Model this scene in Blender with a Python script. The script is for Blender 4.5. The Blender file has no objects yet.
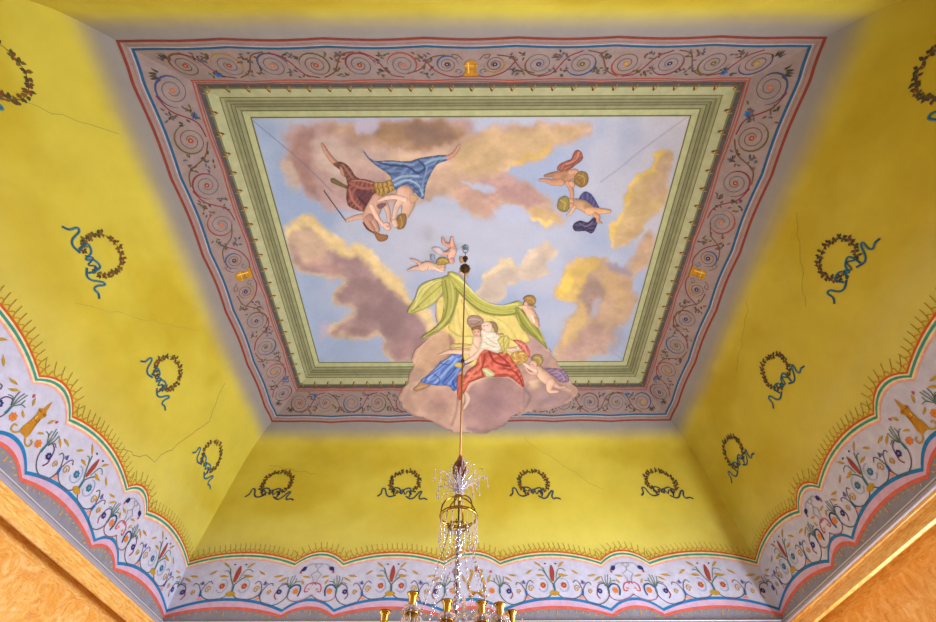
import bpy, math, random
import numpy as np
from mathutils import Matrix, Vector

# ------------------------------------------------------------------ camera, world, light, exposure
S = 5.0                                   # metres per unit of the vault profile
F_PX, TH, ROLL, YAW = 416.0, 0.963927913, -0.00209259763, -0.00227572499
CX, CY = 0.0370, 3.0030                   # centre of the room (camera stands at x = 0, y = 0)
HW, HL = 3.57076, 2.86557                 # half sizes of the rectangle where the painted border starts
EYE = 1.5
scene = bpy.context.scene
col = scene.collection
cam_data = bpy.data.cameras.new('camera'); cam = bpy.data.objects.new('camera', cam_data); col.objects.link(cam)
cam_data.sensor_width = 36.0; cam_data.lens = F_PX / 936 * 36; cam_data.clip_start = 0.05
fw = Vector((-0.00129784, 0.57029638, 0.82143798)); rt = Vector((0.99999131, 0.00399465, -0.0011934)); up = Vector((0.00396195, -0.82142929, 0.57029661))
M = Matrix(((rt.x, up.x, -fw.x, 0), (rt.y, up.y, -fw.y, 0), (rt.z, up.z, -fw.z, EYE), (0, 0, 0, 1)))
cam.matrix_world = M
scene.camera = cam
world = bpy.data.worlds.new('world'); scene.world = world; world.use_nodes = True
world.node_tree.nodes['Background'].inputs[0].default_value = (0.75, 0.85, 1.0, 1)
world.node_tree.nodes['Background'].inputs[1].default_value = 0.3

def area(name, loc, direction, sx, sy, power, color):
    d = bpy.data.lights.new(name, 'AREA'); d.shape = 'RECTANGLE'; d.size = sx; d.size_y = sy; d.energy = power; d.color = color
    o = bpy.data.objects.new(name, d); col.objects.link(o); o.location = loc
    o.rotation_euler = Vector(direction).to_track_quat('-Z', 'Z').to_euler()
    return o
WIN = [('right', 1.6), ('right', 4.4), ('left', 1.6), ('left', 4.4), ('near', -2.2), ('near', 2.2)]
POWER = {'right': (740, (0.78, 0.89, 1.0)), 'left': (120, (0.50, 0.76, 1.0)), 'near': (12, (0.78, 0.89, 1.0))}
for side, c in WIN:
    pw, cl = POWER[side]
    if side == 'right': area('window_or_fill_light', (4.02, c, 1.6), (-1, 0, 0.12), 1.3, 2.1, pw, cl)
    if side == 'left': area('window_or_fill_light', (-3.95, c, 1.6), (1, 0, 0.12), 1.3, 2.1, pw, cl)
    if side == 'near': area('window_or_fill_light', (c, -0.26, 1.5), (0, 1, 0.25), 1.2, 2.2, pw, cl)  # near pair: fill lamps added to light the far wall
vs = scene.view_settings
scene.display_settings.display_device = 'sRGB'
vs.view_transform = 'Standard'; vs.look = 'None'; vs.gamma = 1.0; vs.use_curve_mapping = False; vs.exposure = -0.95

# ------------------------------------------------------------------ helpers
def lin(c):
    c = np.asarray(c, float) / 255.0
    return np.where(c <= 0.04045, c / 12.92, ((c + 0.055) / 1.055) ** 2.4)
def tag(o, label=None, cat=None, group=None, kind=None):
    if label: o['label'] = label
    if cat: o['category'] = cat
    if group: o['group'] = group
    if kind: o['kind'] = kind
    return o
def empty(name, loc, label, cat, group=None):
    o = bpy.data.objects.new(name, None); col.objects.link(o); o.location = loc; o.empty_display_size = 0.1
    return tag(o, label, cat, group)
def link_mesh(name, verts, faces, mat, parent=None, cols=None, smooth=False):
    me = bpy.data.meshes.new(name)
    verts = np.asarray(verts, float)
    if parent is not None: verts = verts - np.array(parent.location)
    me.from_pydata(verts.tolist(), [], [tuple(int(i) for i in f) for f in faces])
    if cols is not None:
        at = me.color_attributes.new('Col', 'FLOAT_COLOR', 'POINT')
        c4 = np.ones((len(verts), 4)); c4[:, :3] = cols
        at.data.foreach_set('color', c4.astype(np.float32).ravel())
    if smooth: me.polygons.foreach_set('use_smooth', [True] * len(me.polygons))
    me.materials.append(mat); me.update()
    o = bpy.data.objects.new(name, me); col.objects.link(o)
    if parent is not None: o.parent = parent
    return o

def paint_material(name, rough=0.85, mottle=0.10, scale=6.0, bump=0.0):
    m = bpy.data.materials.new(name); m.use_nodes = True
    nt = m.node_tree; bs = nt.nodes['Principled BSDF']; bs.inputs['Roughness'].default_value = rough
    bs.inputs['Specular IOR Level'].default_value = 0.25
    at = nt.nodes.new('ShaderNodeVertexColor'); at.layer_name = 'Col'
    tc = nt.nodes.new('ShaderNodeTexCoord')
    n1 = nt.nodes.new('ShaderNodeTexNoise'); n1.inputs['Scale'].default_value = scale; n1.inputs['Detail'].default_value = 8; n1.inputs['Roughness'].default_value = 0.65
    nt.links.new(tc.outputs['Object'], n1.inputs['Vector'])
    mr = nt.nodes.new('ShaderNodeMapRange'); mr.inputs['From Min'].default_value = 0.25; mr.inputs['From Max'].default_value = 0.75
    mr.inputs['To Min'].default_value = 1 - mottle; mr.inputs['To Max'].default_value = 1 + mottle
    nt.links.new(n1.outputs['Fac'], mr.inputs['Value'])
    mx = nt.nodes.new('ShaderNodeVectorMath'); mx.operation = 'SCALE'
    nt.links.new(at.outputs['Color'], mx.inputs[0]); nt.links.new(mr.outputs['Result'], mx.inputs['Scale'])
    nt.links.new(mx.outputs[0], bs.inputs['Base Color'])
    if bump:
        bp = nt.nodes.new('ShaderNodeBump'); bp.inputs['Strength'].default_value = bump; bp.inputs['Distance'].default_value = 0.02
        nt.links.new(n1.outputs['Fac'], bp.inputs['Height']); nt.links.new(bp.outputs['Normal'], bs.inputs['Normal'])
    return m
def plain(name, rgb, rough=0.5, metal=0.0, trans=0.0, ior=1.5, noise=0.0, nscale=8):
    m = bpy.data.materials.new(name); m.use_nodes = True
    nt = m.node_tree; bs = nt.nodes['Principled BSDF']
    c = lin(rgb); bs.inputs['Base Color'].default_value = (*c, 1); bs.inputs['Roughness'].default_value = rough
    bs.inputs['Metallic'].default_value = metal; bs.inputs['Transmission Weight'].default_value = trans; bs.inputs['IOR'].default_value = ior
    if noise:
        tc = nt.nodes.new('ShaderNodeTexCoord'); n1 = nt.nodes.new('ShaderNodeTexNoise'); n1.inputs['Scale'].default_value = nscale; n1.inputs['Detail'].default_value = 6
        nt.links.new(tc.outputs['Object'], n1.inputs['Vector'])
        rp = nt.nodes.new('ShaderNodeValToRGB'); rp.color_ramp.elements[0].color = (*(c * (1 - noise)), 1); rp.color_ramp.elements[1].color = (*np.minimum(c * (1 + noise), 1), 1)
        rp.color_ramp.elements[0].position = .3; rp.color_ramp.elements[1].position = .7
        nt.links.new(n1.outputs['Fac'], rp.inputs['Fac']); nt.links.new(rp.outputs['Color'], bs.inputs['Base Color'])
    return m
M_PLASTER = paint_material('limewashed_plaster', 0.9, 0.07, 3.0, 0.15)
M_PAINT = paint_material('fresco_paint', 0.85, 0.16, 9.0)
M_LINE = paint_material('painted_line', 0.85, 0.22, 14.0)
M_SKY = paint_material('fresco_sky', 0.88, 0.06, 30.0)
M_FIG = paint_material('fresco_figures', 0.85, 0.07, 40.0)

# ------------------------------------------------------------------ the vault's profile
# (distance outwards from the border line, height), extruded around the room with mitred corners
PR = np.array([(-.573,1.155),(-.46,1.155),(-.36,1.152),(-.25,1.144),(-.164,1.1293),(-.12,1.105),(-.095,1.087),(-.08,1.075),(-.04,1.038),(0,1),
               (.02,.98),(.034,.964),(.055,.93),(.071,.87),(.082,.80),(.091,.73),(.099,.665),(.105,.61),(.101,.568),(.088,.47),(.079,.428),(.077,.40)]) * S
def catmull(P, n=12, closed=False):
    P = np.asarray(P, float)
    if closed: Q = np.vstack([P[-1], P, P[0], P[1]])
    else: Q = np.vstack([2*P[0]-P[1], P, 2*P[-1]-P[-2]])
    out = []
    t = np.linspace(0, 1, n, endpoint=False)[:, None]
    for i in range(1, len(Q) - 2):
        a, b, c, d = Q[i-1], Q[i], Q[i+1], Q[i+2]
        out.append(0.5 * (2*b + (c-a)*t + (2*a-5*b+4*c-d)*t**2 + (3*b-a-3*c+d)*t**3))
    o = np.vstack(out)
    if not closed: o = np.vstack([o, P[-1]])
    return o
PD = catmull(PR, 10)
_a = np.concatenate([[0], np.cumsum(np.linalg.norm(np.diff(PD, axis=0), axis=1))])
_i0 = int(np.argmin(np.abs(PD[:, 0]) + np.abs(PD[:, 1] - S)))
PA = _a[_i0] - _a                         # a > 0 towards the middle of the ceiling, a < 0 down the cove
PA, PDd, PDz = PA[::-1], PD[::-1, 0], PD[::-1, 1]
def prof_d(a): return np.interp(a, PA, PDd)
def prof_z(a): return np.interp(a, PA, PDz)
_lo = PDz < 4.999
def a_of_z(z): return np.interp(z, PDz[_lo], PA[_lo])
A_SKY = float(np.interp(.164 * S, -PDd[::1][PDd <= 0], PA[PDd <= 0]))
SIDES = {'left': ((-1, 0), (0, 1), HW, HL), 'right': ((1, 0), (0, 1), HW, HL), 'far': ((0, 1), (1, 0), HL, HW), 'near': ((0, -1), (1, 0), HL, HW)}
def P3(side, u, a, off=0.0):
    """point of the vault: u metres along the side from its middle, a metres up the profile, off metres into the room"""
    n, t, half, oh = SIDES[side]
    u = np.asarray(u, float); a = np.asarray(a, float)
    d = prof_d(a); z = prof_z(a)
    e = 0.01
    dd = prof_d(a + e) - prof_d(a - e); dz = prof_z(a + e) - prof_z(a - e)
    L = np.hypot(dd, dz) + 1e-9
    nd, nz = -dz / L, dd / L               # normal into the room (inwards and down)
    d = d + off * nd; z = z + off * nz
    x = CX + n[0] * (half + d) + t[0] * u; y = CY + n[1] * (half + d) + t[1] * u
    return np.stack([x, y, z + EYE + 0 * u], -1)
def Zs(x, y):
    """height of the vault over the floor plan"""
    s = np.minimum(HW - np.abs(x - CX), HL - np.abs(y - CY))
    return np.interp(-s, PD[:, 0], PD[:, 1]) if True else 0
_mono = np.maximum.accumulate(PD[:, 0] + np.arange(len(PD)) * 1e-7)
def Zs(x, y):
    s = np.minimum(HW - np.abs(x - CX), HL - np.abs(y - CY))
    return np.interp(-s, _mono, PD[:, 1])
def to_px(x, y, z):
    """where a point of the vault lies in the traced drawing (z above eye level)"""
    c, s = math.cos(YAW), math.sin(YAW); x, y = c*x - s*y, s*x + c*y
    zc = y*math.cos(TH) + z*math.sin(TH); upv = z*math.cos(TH) - y*math.sin(TH)
    u = F_PX*x/zc; v = -F_PX*upv/zc
    c, s = math.cos(ROLL), math.sin(ROLL)
    return 468 + c*u - s*v, 311 + s*u + c*v

# value noise
_rng = np.random.RandomState(5); _tab = _rng.rand(256, 256)
def vnoise(x, y):
    xi = np.floor(x).astype(int); yi = np.floor(y).astype(int); fx = x - xi; fy = y - yi
    fx = fx*fx*(3-2*fx); fy = fy*fy*(3-2*fy)
    g = lambda i, j: _tab[i & 255, j & 255]
    return (g(xi,yi)*(1-fx)+g(xi+1,yi)*fx)*(1-fy)+(g(xi,yi+1)*(1-fx)+g(xi+1,yi+1)*fx)*fy
def fbm(x, y, o=4):
    v = 0; a = .5; n = 0
    for k in range(o): v = v + a*vnoise(x*2**k+17*k, y*2**k+31*k); n += a; a *= .5
    return v / n
def sstep(a, b, x):
    t = np.clip((x - a) / (b - a), 0, 1); return t*t*(3-2*t)

# ------------------------------------------------------------------ structure: room below the vault
def box(name, lo, hi, mat, parent=None, kind=None, bev=0):
    x0, y0, z0 = lo; x1, y1, z1 = hi
    v = [(x0,y0,z0),(x1,y0,z0),(x1,y1,z0),(x0,y1,z0),(x0,y0,z1),(x1,y0,z1),(x1,y1,z1),(x0,y1,z1)]
    f = [(0,3,2,1),(4,5,6,7),(0,1,5,4),(1,2,6,5),(2,3,7,6),(3,0,4,7)]
    o = link_mesh(name, v, f, mat, parent)
    if kind: o['kind'] = kind
    return o
def marble(name, base, dark, pale, streak):
    m = bpy.data.materials.new(name); m.use_nodes = True; nt = m.node_tree; bs = nt.nodes['Principled BSDF']
    bs.inputs['Roughness'].default_value = 0.38
    tc = nt.nodes.new('ShaderNodeTexCoord')
    mp = nt.nodes.new('ShaderNodeMapping'); mp.inputs['Scale'].default_value = streak; nt.links.new(tc.outputs['Object'], mp.inputs['Vector'])
    n = nt.nodes.new('ShaderNodeTexNoise'); n.inputs['Scale'].default_value = 5.5; n.inputs['Detail'].default_value = 10; n.inputs['Roughness'].default_value = .68; n.inputs['Distortion'].default_value = 1.4
    nt.links.new(mp.outputs[0], n.inputs['Vector'])
    r = nt.nodes.new('ShaderNodeValToRGB'); el = r.color_ramp.elements
    el[0].position = .30; el[0].color = (*lin(dark), 1); el[1].position = .74; el[1].color = (*lin(pale), 1)
    e = el.new(.5); e.color = (*lin(base), 1)
    nt.links.new(n.outputs['Fac'], r.inputs['Fac'])
    v = nt.nodes.new('ShaderNodeTexVoronoi'); v.feature = 'DISTANCE_TO_EDGE'; v.inputs['Scale'].default_value = 5.0
    n2 = nt.nodes.new('ShaderNodeVectorMath'); n2.operation = 'ADD'; nt.links.new(mp.outputs[0], n2.inputs[0]); nt.links.new(n.outputs['Color'], n2.inputs[1]); nt.links.new(n2.outputs[0], v.inputs['Vector'])
    mr = nt.nodes.new('ShaderNodeMapRange'); mr.inputs['From Max'].default_value = .06; mr.inputs['To Min'].default_value = .55; mr.inputs['To Max'].default_value = 0
    nt.links.new(v.outputs['Distance'], mr.inputs['Value'])
    mx = nt.nodes.new('ShaderNodeMix'); mx.data_type = 'RGBA'; mx.inputs['B'].default_value = (*lin(pale), 1)
    nt.links.new(mr.outputs[0], mx.inputs['Factor']); nt.links.new(r.outputs['Color'], mx.inputs['A'])
    nt.links.new(mx.outputs['Result'], bs.inputs['Base Color'])
    return m
M_MARBLE = marble('orange_scagliola', (228, 168, 78), (208, 130, 44), (244, 214, 158), (1, 1, 1))
M_FASCIA = marble('orange_scagliola_moulding', (226, 168, 78), (196, 120, 42), (242, 212, 152), (1.0, 1.0, 6.0))
M_FLOOR = plain('parquet', (112, 92, 74), .35, noise=.25, nscale=3)
M_GREYM = plain('grey_painted_moulding', (158, 152, 168), .6, noise=.06)
M_WHITEM = plain('white_moulding_line', (205, 200, 210), .55, noise=.05)
M_WOOD = plain('white_window_wood', (225, 222, 214), .5, noise=.04)
M_GLASSY = plain('window_glass', (235, 240, 245), .05, trans=1.0)
D_WALL = .122 * S; Z_SOF = .3765 * S + EYE; Z_FT = .405 * S + EYE; D_FAS = .068 * S
def ring(name, prof, mat, side, kind='structure', flip=False):
    """extrude a (d, z) profile along one side of the room with mitred ends"""
    n, t, half, oh = SIDES[side]; v = []; f = []
    for sgn in (-1, 1):
        for d, z in prof:
            u = sgn * (oh + d); v.append((CX + n[0]*(half+d) + t[0]*u, CY + n[1]*(half+d) + t[1]*u, z))
    k = len(prof)
    for i in range(k - 1): f.append((i, i+1, k+i+1, k+i))
    o = link_mesh(name, v, f, mat)
    if kind: o['kind'] = kind
    return o
ti = 1
for side in SIDES:
    ring('wall_' + side, [(D_WALL, 0), (D_WALL, Z_SOF)], M_MARBLE, side)
    # marble entablature: soffit channel added to deepen the shade, fascia with fillets
    ring('trim_%d' % ti, [(D_WALL, Z_SOF), (D_WALL, Z_SOF + .16), (D_FAS + .045, Z_SOF + .16), (D_FAS + .045, Z_SOF), (D_FAS + .03, Z_SOF), (D_FAS + .02, Z_SOF - .004), (D_FAS, Z_SOF + .006), (D_FAS, Z_SOF + .055), (D_FAS + .012, Z_SOF + .06), (D_FAS + .012, Z_SOF + .085),
          (D_FAS + .002, Z_SOF + .09), (D_FAS + .002, Z_FT - .03), (D_FAS - .012, Z_FT - .022), (D_FAS - .012, Z_FT)], M_FASCIA, side); ti += 1
    ring('trim_%d' % ti, [(D_FAS - .012, Z_FT), (D_FAS - .022, Z_FT + .002), (D_FAS - .026, Z_FT + .010), (D_FAS - .022, Z_FT + .018), (D_FAS - .01, Z_FT + .02), (D_FAS - .004, Z_FT + .045), (D_FAS + .02, Z_FT + .05), (.0780*S, Z_FT + .05)], M_GREYM, side); ti += 1
    ring('trim_%d' % ti, [(D_FAS - .006, Z_FT + .0485), (D_FAS - .012, Z_FT + .053), (D_FAS - .006, Z_FT + .060), (.0780*S, Z_FT + .062)], M_WHITEM, side); ti += 1
box('floor', (CX - HW - 1, CY - HL - 1, -.1), (CX + HW + 1, CY + HL + 1, 0), M_FLOOR, kind='structure')
wi = 1
for side, c in WIN:
    n, t, half, oh = SIDES[side]; base = half + D_WALL
    cy0 = (c - CY) if t[1] else (c - CX)
    v = []; f = []
    def bar(u0, u1, z0, z1, dep=.05):
        b = len(v)
        for dd in (0, dep):
            for (uu, zz) in ((u0, z0), (u1, z0), (u1, z1), (u0, z1)):
                v.append((CX + n[0]*(base-dd) + t[0]*(cy0+uu), CY + n[1]*(base-dd) + t[1]*(cy0+uu), zz))
        for q in ((0,1,2,3),(4,5,6,7),(0,1,5,4),(1,2,6,5),(2,3,7,6),(3,0,4,7)): f.append(tuple(b+i for i in q))
    for u0, u1, z0, z1 in ((-.75,-.66,.45,2.75),(.66,.75,.45,2.75),(-.75,.75,.40,.5),(-.75,.75,2.7,2.8),(-.03,.03,.5,2.7),(-.66,.66,1.3,1.34),(-.66,.66,2.15,2.19)): bar(u0, u1, z0, z1)
    w = link_mesh('window_%d' % wi, v, f, M_WOOD); w['kind'] = 'structure'; wi += 1  # near-wall frames are added to go with the fill lamps there

# ------------------------------------------------------------------ structure: the vault
YEL = lin((202, 184, 66)); YEL2 = lin((186, 160, 32)); GREYH = lin((142, 134, 130)); PALE = lin((200, 194, 120))
v = []; f = []; c = []
for side in SIDES:
    n, t, half, oh = SIDES[side]
    aa = np.concatenate([np.linspace(PA[0], -.1, 90), np.linspace(-.08, PA[-1], 60)])
    uu = np.linspace(-1, 1, 141)
    A, U = np.meshgrid(aa, uu, indexing='ij'); L = oh + prof_d(A)
    P = P3(side, U * L, A).reshape(-1, 3); b = len(v)
    k = len(uu)
    for i in range(len(aa) - 1):
        for j in range(k - 1): f.append((b+i*k+j, b+i*k+j+1, b+(i+1)*k+j+1, b+(i+1)*k+j))
    off = {'left': 0, 'right': 40, 'far': 80, 'near': 120}[side]
    u_ = (U*L).ravel(); a_ = A.ravel()
    nz = fbm(u_*1.1 + off, a_*1.7 + off, 5); n2 = fbm(u_*.45 + off, a_*3.0, 4)
    C = YEL[None] * (1 - .75*sstep(.35, .75, nz))[:, None] + YEL2[None] * (.75*sstep(.35, .75, nz))[:, None]
    k2 = (.35*sstep(.5, .8, n2) * sstep(-1.2, -2.2, a_) + .28*sstep(-1.4, -2.1, a_))[:, None]
    C = C*(1-k2) + PALE[None]*k2
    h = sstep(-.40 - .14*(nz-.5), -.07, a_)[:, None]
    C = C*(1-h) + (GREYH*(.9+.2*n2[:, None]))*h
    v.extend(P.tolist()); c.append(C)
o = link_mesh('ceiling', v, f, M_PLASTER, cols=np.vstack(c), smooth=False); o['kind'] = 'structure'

# ------------------------------------------------------------------ painting on the vault
PAL = {k: lin(v_) for k, v_ in dict(dark=(92,84,94), rust=(176,72,44), ice=(150,165,200), ochre=(180,140,46), blue=(36,96,160), salmon=(226,140,120), lilac=(120,120,190), slate=(70,84,130),
    navy=(42,48,100), wine=(130,40,60), plum=(92,60,110), teal=(44,110,130), sage=(84,110,100), orange=(216,120,56), slateblue=(48,72,120), rose=(150,90,100), crimson=(186,62,84), grey=(150,150,165),
    spike=(150,64,60), red=(176,64,52), pink=(224,150,140), olive=(96,84,44), brown=(110,72,44), gold=(180,126,36), leaf=(70,62,52)).items()}
def C_(c): return PAL[c] if isinstance(c, str) else lin(c)
class Paint:
    """collects painted shapes lying on the vault; build() makes them ONE mesh"""
    def __init__(s, side, off=.004): s.side, s.off, s.v, s.o, s.f, s.c, s.sd = side, off, [], [], [], [], []; s.k = 0; s.extra = None
    def _add(s, pts, faces, colr, lift=None):
        b = len(s.v); s.k += 1
        of = s.off + (s.k % 40) * .00006 if lift is None else lift
        for p in pts: s.v.append(p); s.o.append(of); s.c.append(colr); s.sd.append(s.side)
        for q in faces: s.f.append(tuple(b + i for i in q))
    def poly(s, pts, colr, lift=None, smooth=True):
        P = catmull(pts, 4, True) if smooth and len(pts) > 3 else np.asarray(pts, float)
        m = P.mean(0); n = len(P)
        s._add([m] + list(P), [(0, i+1, (i+1) % n + 1) for i in range(n)], C_(colr), lift)
    def disc(s, p, r, colr, n=12, lift=None, sy=1.0):
        s.poly([(p[0]+r*math.cos(i*2*math.pi/n), p[1]+r*sy*math.sin(i*2*math.pi/n)) for i in range(n)], colr, lift, False)
    def leaf(s, p, q, w, colr, lift=None):
        p = np.array(p, float); q = np.array(q, float); d = q - p; nrm = np.array([-d[1], d[0]]) / (np.hypot(*d)+1e-9) * w
        s._add([p, p+d*.3+nrm*.8, p+d*.6+nrm, q, p+d*.6-nrm*.6, p+d*.3-nrm*.8], [(0,5,4,1),(1,4,2),(2,4,3)] if False else [(0,5,1),(1,5,4,2),(2,4,3)], C_(colr), lift)
    def line(s, pts, w, colr, smooth=True, taper=False, lift=None, seg=.08):
        P = catmull(pts, 5) if smooth and len(pts) > 2 else np.asarray(pts, float)
        Q = [P[0]]
        for a, b in zip(P[:-1], P[1:]):
            L = np.hypot(*(b-a)); n = max(1, int(L/seg))
            for i in range(1, n+1): Q.append(a + (b-a)*i/n)
        Q = np.array(Q); T = np.gradient(Q, axis=0); T /= (np.linalg.norm(T, axis=1)[:, None] + 1e-9); N = np.stack([-T[:, 1], T[:, 0]], 1)
        ww = np.full(len(Q), w/2)
        if taper: ww = w/2*np.maximum(np.sin(np.linspace(.12, math.pi-.12, len(Q))), .15)
        V = np.empty((2*len(Q), 2)); V[0::2] = Q + N*ww[:, None]; V[1::2] = Q - N*ww[:, None]
        s._add(list(V), [(2*i, 2*i+1, 2*i+3, 2*i+2) for i in range(len(Q)-1)], C_(colr), lift)
    def band(s, u, lo, hi, colr, lift, nv=4):
        n = len(u); pts = []; fs = []
        for j in range(nv+1):
            for i in range(n): pts.append((u[i], lo[i] + (hi[i]-lo[i])*j/nv))
        for j in range(nv):
            for i in range(n-1): fs.append((j*n+i, j*n+i+1, (j+1)*n+i+1, (j+1)*n+i))
        s._add(pts, fs, C_(colr), lift)
    def build(s, name, parent=None, mat=None, fz=False, shift=(0, 0)):
        """fz: points are (u, height above eye) instead of (u, a)"""
        v = np.array(s.v, float) + np.array(shift); o = np.array(s.o)
        P = np.zeros((len(v), 3)); sd = np.array(s.sd)
        for side in set(s.sd):
            m = sd == side; a = a_of_z(v[m, 1]) if fz else v[m, 1]; u = v[m, 0]
            if fz:
                oh = SIDES[side][3]; u = u * (oh + prof_d(a)) / (oh + .5)
            P[m] = P3(side, u, a, o[m])
        return link_mesh(name, P, s.f, mat or M_LINE, parent, np.array(s.c))
HALF=[
('s',[(-0.042,0.192),(-0.104,0.152),(-0.204,0.137),(-0.293,0.153),(-0.353,0.193),(-0.382,0.241)],0.012,'dark'),
('r',[(-0.139,0.311)],0.034,'rust'),
('a',[(-0.139,0.311)],0.085,'ice'),
('w',[(-0.305,0.265)],0.05,'ochre'),
('s',[(-0.367,0.177),(-0.378,0.241)],0.03,'blue'),
('t',[(-0.395,0.134),(-0.314,0.134),(-0.364,0.177)],0,'salmon'),
('l',[(-0.433,0.349),(-0.364,0.332)],0.03,'lilac'),
('l',[(-0.392,0.324),(-0.396,0.382)],0.022,'slate'),
('s',[(-0.382,0.241),(-0.432,0.324),(-0.485,0.344),(-0.503,0.311)],0.01,'dark'),
('s',[(-0.378,0.241),(-0.35,0.332),(-0.306,0.374),(-0.267,0.34)],0.01,'dark'),
('w',[(-0.474,0.225)],0.036,'ochre'),
('s',[(-0.376,0.177),(-0.418,0.105),(-0.51,0.066),(-0.616,0.082),(-0.694,0.146),(-0.726,0.226),(-0.718,0.291)],0.011,'dark'),
('r',[(-0.603,0.234)],0.03,'navy'),
('s',[(-0.573,0.242),(-0.557,0.193),(-0.57,0.162),(-0.589,0.138)],0.012,'wine'),
('s',[(-0.7,0.291),(-0.668,0.333),(-0.599,0.308),(-0.57,0.242)],0.011,'plum'),
('s',[(-0.716,0.21),(-0.718,0.25),(-0.717,0.295)],0.02,'teal'),
('s',[(-0.716,0.291),(-0.772,0.358),(-0.778,0.409)],0.009,'sage'),
('s',[(-0.716,0.291),(-0.736,0.375),(-0.754,0.452)],0.009,'sage'),
('s',[(-0.716,0.291),(-0.706,0.375),(-0.719,0.443)],0.009,'sage'),
('s',[(-0.716,0.291),(-0.674,0.358),(-0.666,0.426)],0.009,'sage'),
('s',[(-0.716,0.291),(-0.781,0.358),(-0.837,0.367)],0.009,'sage'),
('s',[(-0.716,0.291),(-0.654,0.349),(-0.597,0.332)],0.009,'sage'),
('l',[(-0.6,0.447),(-0.47,0.429)],0.022,'ochre'),
('l',[(-0.657,0.426),(-0.548,0.361)],0.022,'ochre'),
('l',[(-0.892,0.328),(-0.85,0.396)],0.022,'ochre'),
('l',[(-0.957,0.423),(-0.841,0.444)],0.022,'ochre'),
('l',[(-0.359,0.456),(-0.261,0.521)],0.022,'ochre'),
('l',[(-0.221,0.442),(-0.094,0.433)],0.022,'ochre'),
('r',[(-0.809,0.242)],0.034,'orange'),
('s',[(-0.85,0.178),(-0.869,0.251),(-0.847,0.312),(-0.779,0.321),(-0.716,0.267)],0.02,'slateblue'),
('s',[(-0.712,0.21),(-0.737,0.146),(-0.813,0.115),(-0.921,0.131),(-1.045,0.195)],0.011,'rose'),
('s',[(-1.057,0.325),(-1.027,0.351),(-0.959,0.334),(-0.928,0.292),(-0.928,0.235),(-0.97,0.24)],0.013,'crimson'),
('r',[(-0.978,0.267)],0.016,'salmon'),
('l',[(-0.882,0.571),(-0.801,0.505)],0.045,'navy'),
('l',[(-0.829,0.496),(-0.796,0.487)],0.03,'crimson'),
('s',[(-1.102,0.462),(-1.047,0.497),(-1.03,0.541),(-1.076,0.586),(-1.037,0.608),(-0.925,0.604),(-0.867,0.564)],0.007,'grey'),
('s',[(-1.06,0.334),(-1.058,0.393),(-1.102,0.462)],0.007,'grey'),
]
PLANT=[
('r',[(0.0,0.212)],0.05,'ochre'),
('r',[(-0.029,0.209)],0.035,'ochre'),
('r',[(0.032,0.209)],0.035,'ochre'),
('s',[(0.01,0.236),(0.002,0.335)],0.028,'teal'),
('p',[(-0.023,0.378),(-0.029,0.49),(0.002,0.588),(0.033,0.507),(0.024,0.42),(0.007,0.361)],0,'spike'),
('s',[(-0.0,0.319),(-0.066,0.42),(-0.12,0.552)],0.014,'sage'),
('s',[(-0.0,0.319),(0.056,0.386),(0.136,0.446)],0.014,'sage'),
('s',[(-0.042,0.386),(-0.126,0.508),(-0.181,0.508)],0.009,'sage'),
('s',[(0.044,0.403),(0.089,0.521),(0.152,0.528),(0.187,0.498)],0.009,'sage'),
('l',[(-0.232,0.634),(-0.121,0.549)],0.022,'ochre'),
('l',[(0.091,0.548),(0.187,0.633)],0.022,'ochre'),
('l',[(-0.222,0.443),(-0.111,0.441)],0.022,'ochre'),
('l',[(0.072,0.455),(0.195,0.437)],0.022,'ochre'),
('r',[(-0.079,0.602)],0.014,'navy'),
('r',[(0.068,0.602)],0.014,'navy'),
]

# ------------------------------------------------------------------ painted scroll border around the ceiling picture
def strip(pt, a0, a1, colr, lift, side=None, wave=None):
    """a straight painted strip along a whole side, mitred at the corners"""
    oh = SIDES[pt.side][3]; t = np.linspace(-1, 1, 121)
    nr = max(1, int(abs(a1-a0)/.05)); pts = []
    for r in range(nr+1):
        a = a0 + (a1-a0)*r/nr; u = t*(oh + float(prof_d(a))); w0 = wave(u) if wave is not None else 0*u
        pts += [(u[i], a + w0[i]) for i in range(121)]
    pt._add(pts, [(r*121+i, r*121+i+1, (r+1)*121+i+1, (r+1)*121+i) for r in range(nr) for i in range(120)], C_(colr), lift)
def ripple(oh, amp):
    def w(u):
        u = np.asarray(u, float); k = np.clip(np.abs(u), 0, oh)
        x = np.where(k < .46, k/.46, ((k-.46) % 1.02)/1.02*2-1)
        return amp*(np.abs(x)**1.6) * sstep(oh-.1, oh-.5, k)
    return w
border = empty('painted_scroll_border', (CX, CY, EYE + 5.2), 'mauve painted border of spiral scrolls with red and blue outlines around the green frame', 'painted border')
rnd = random.Random(11)
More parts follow.
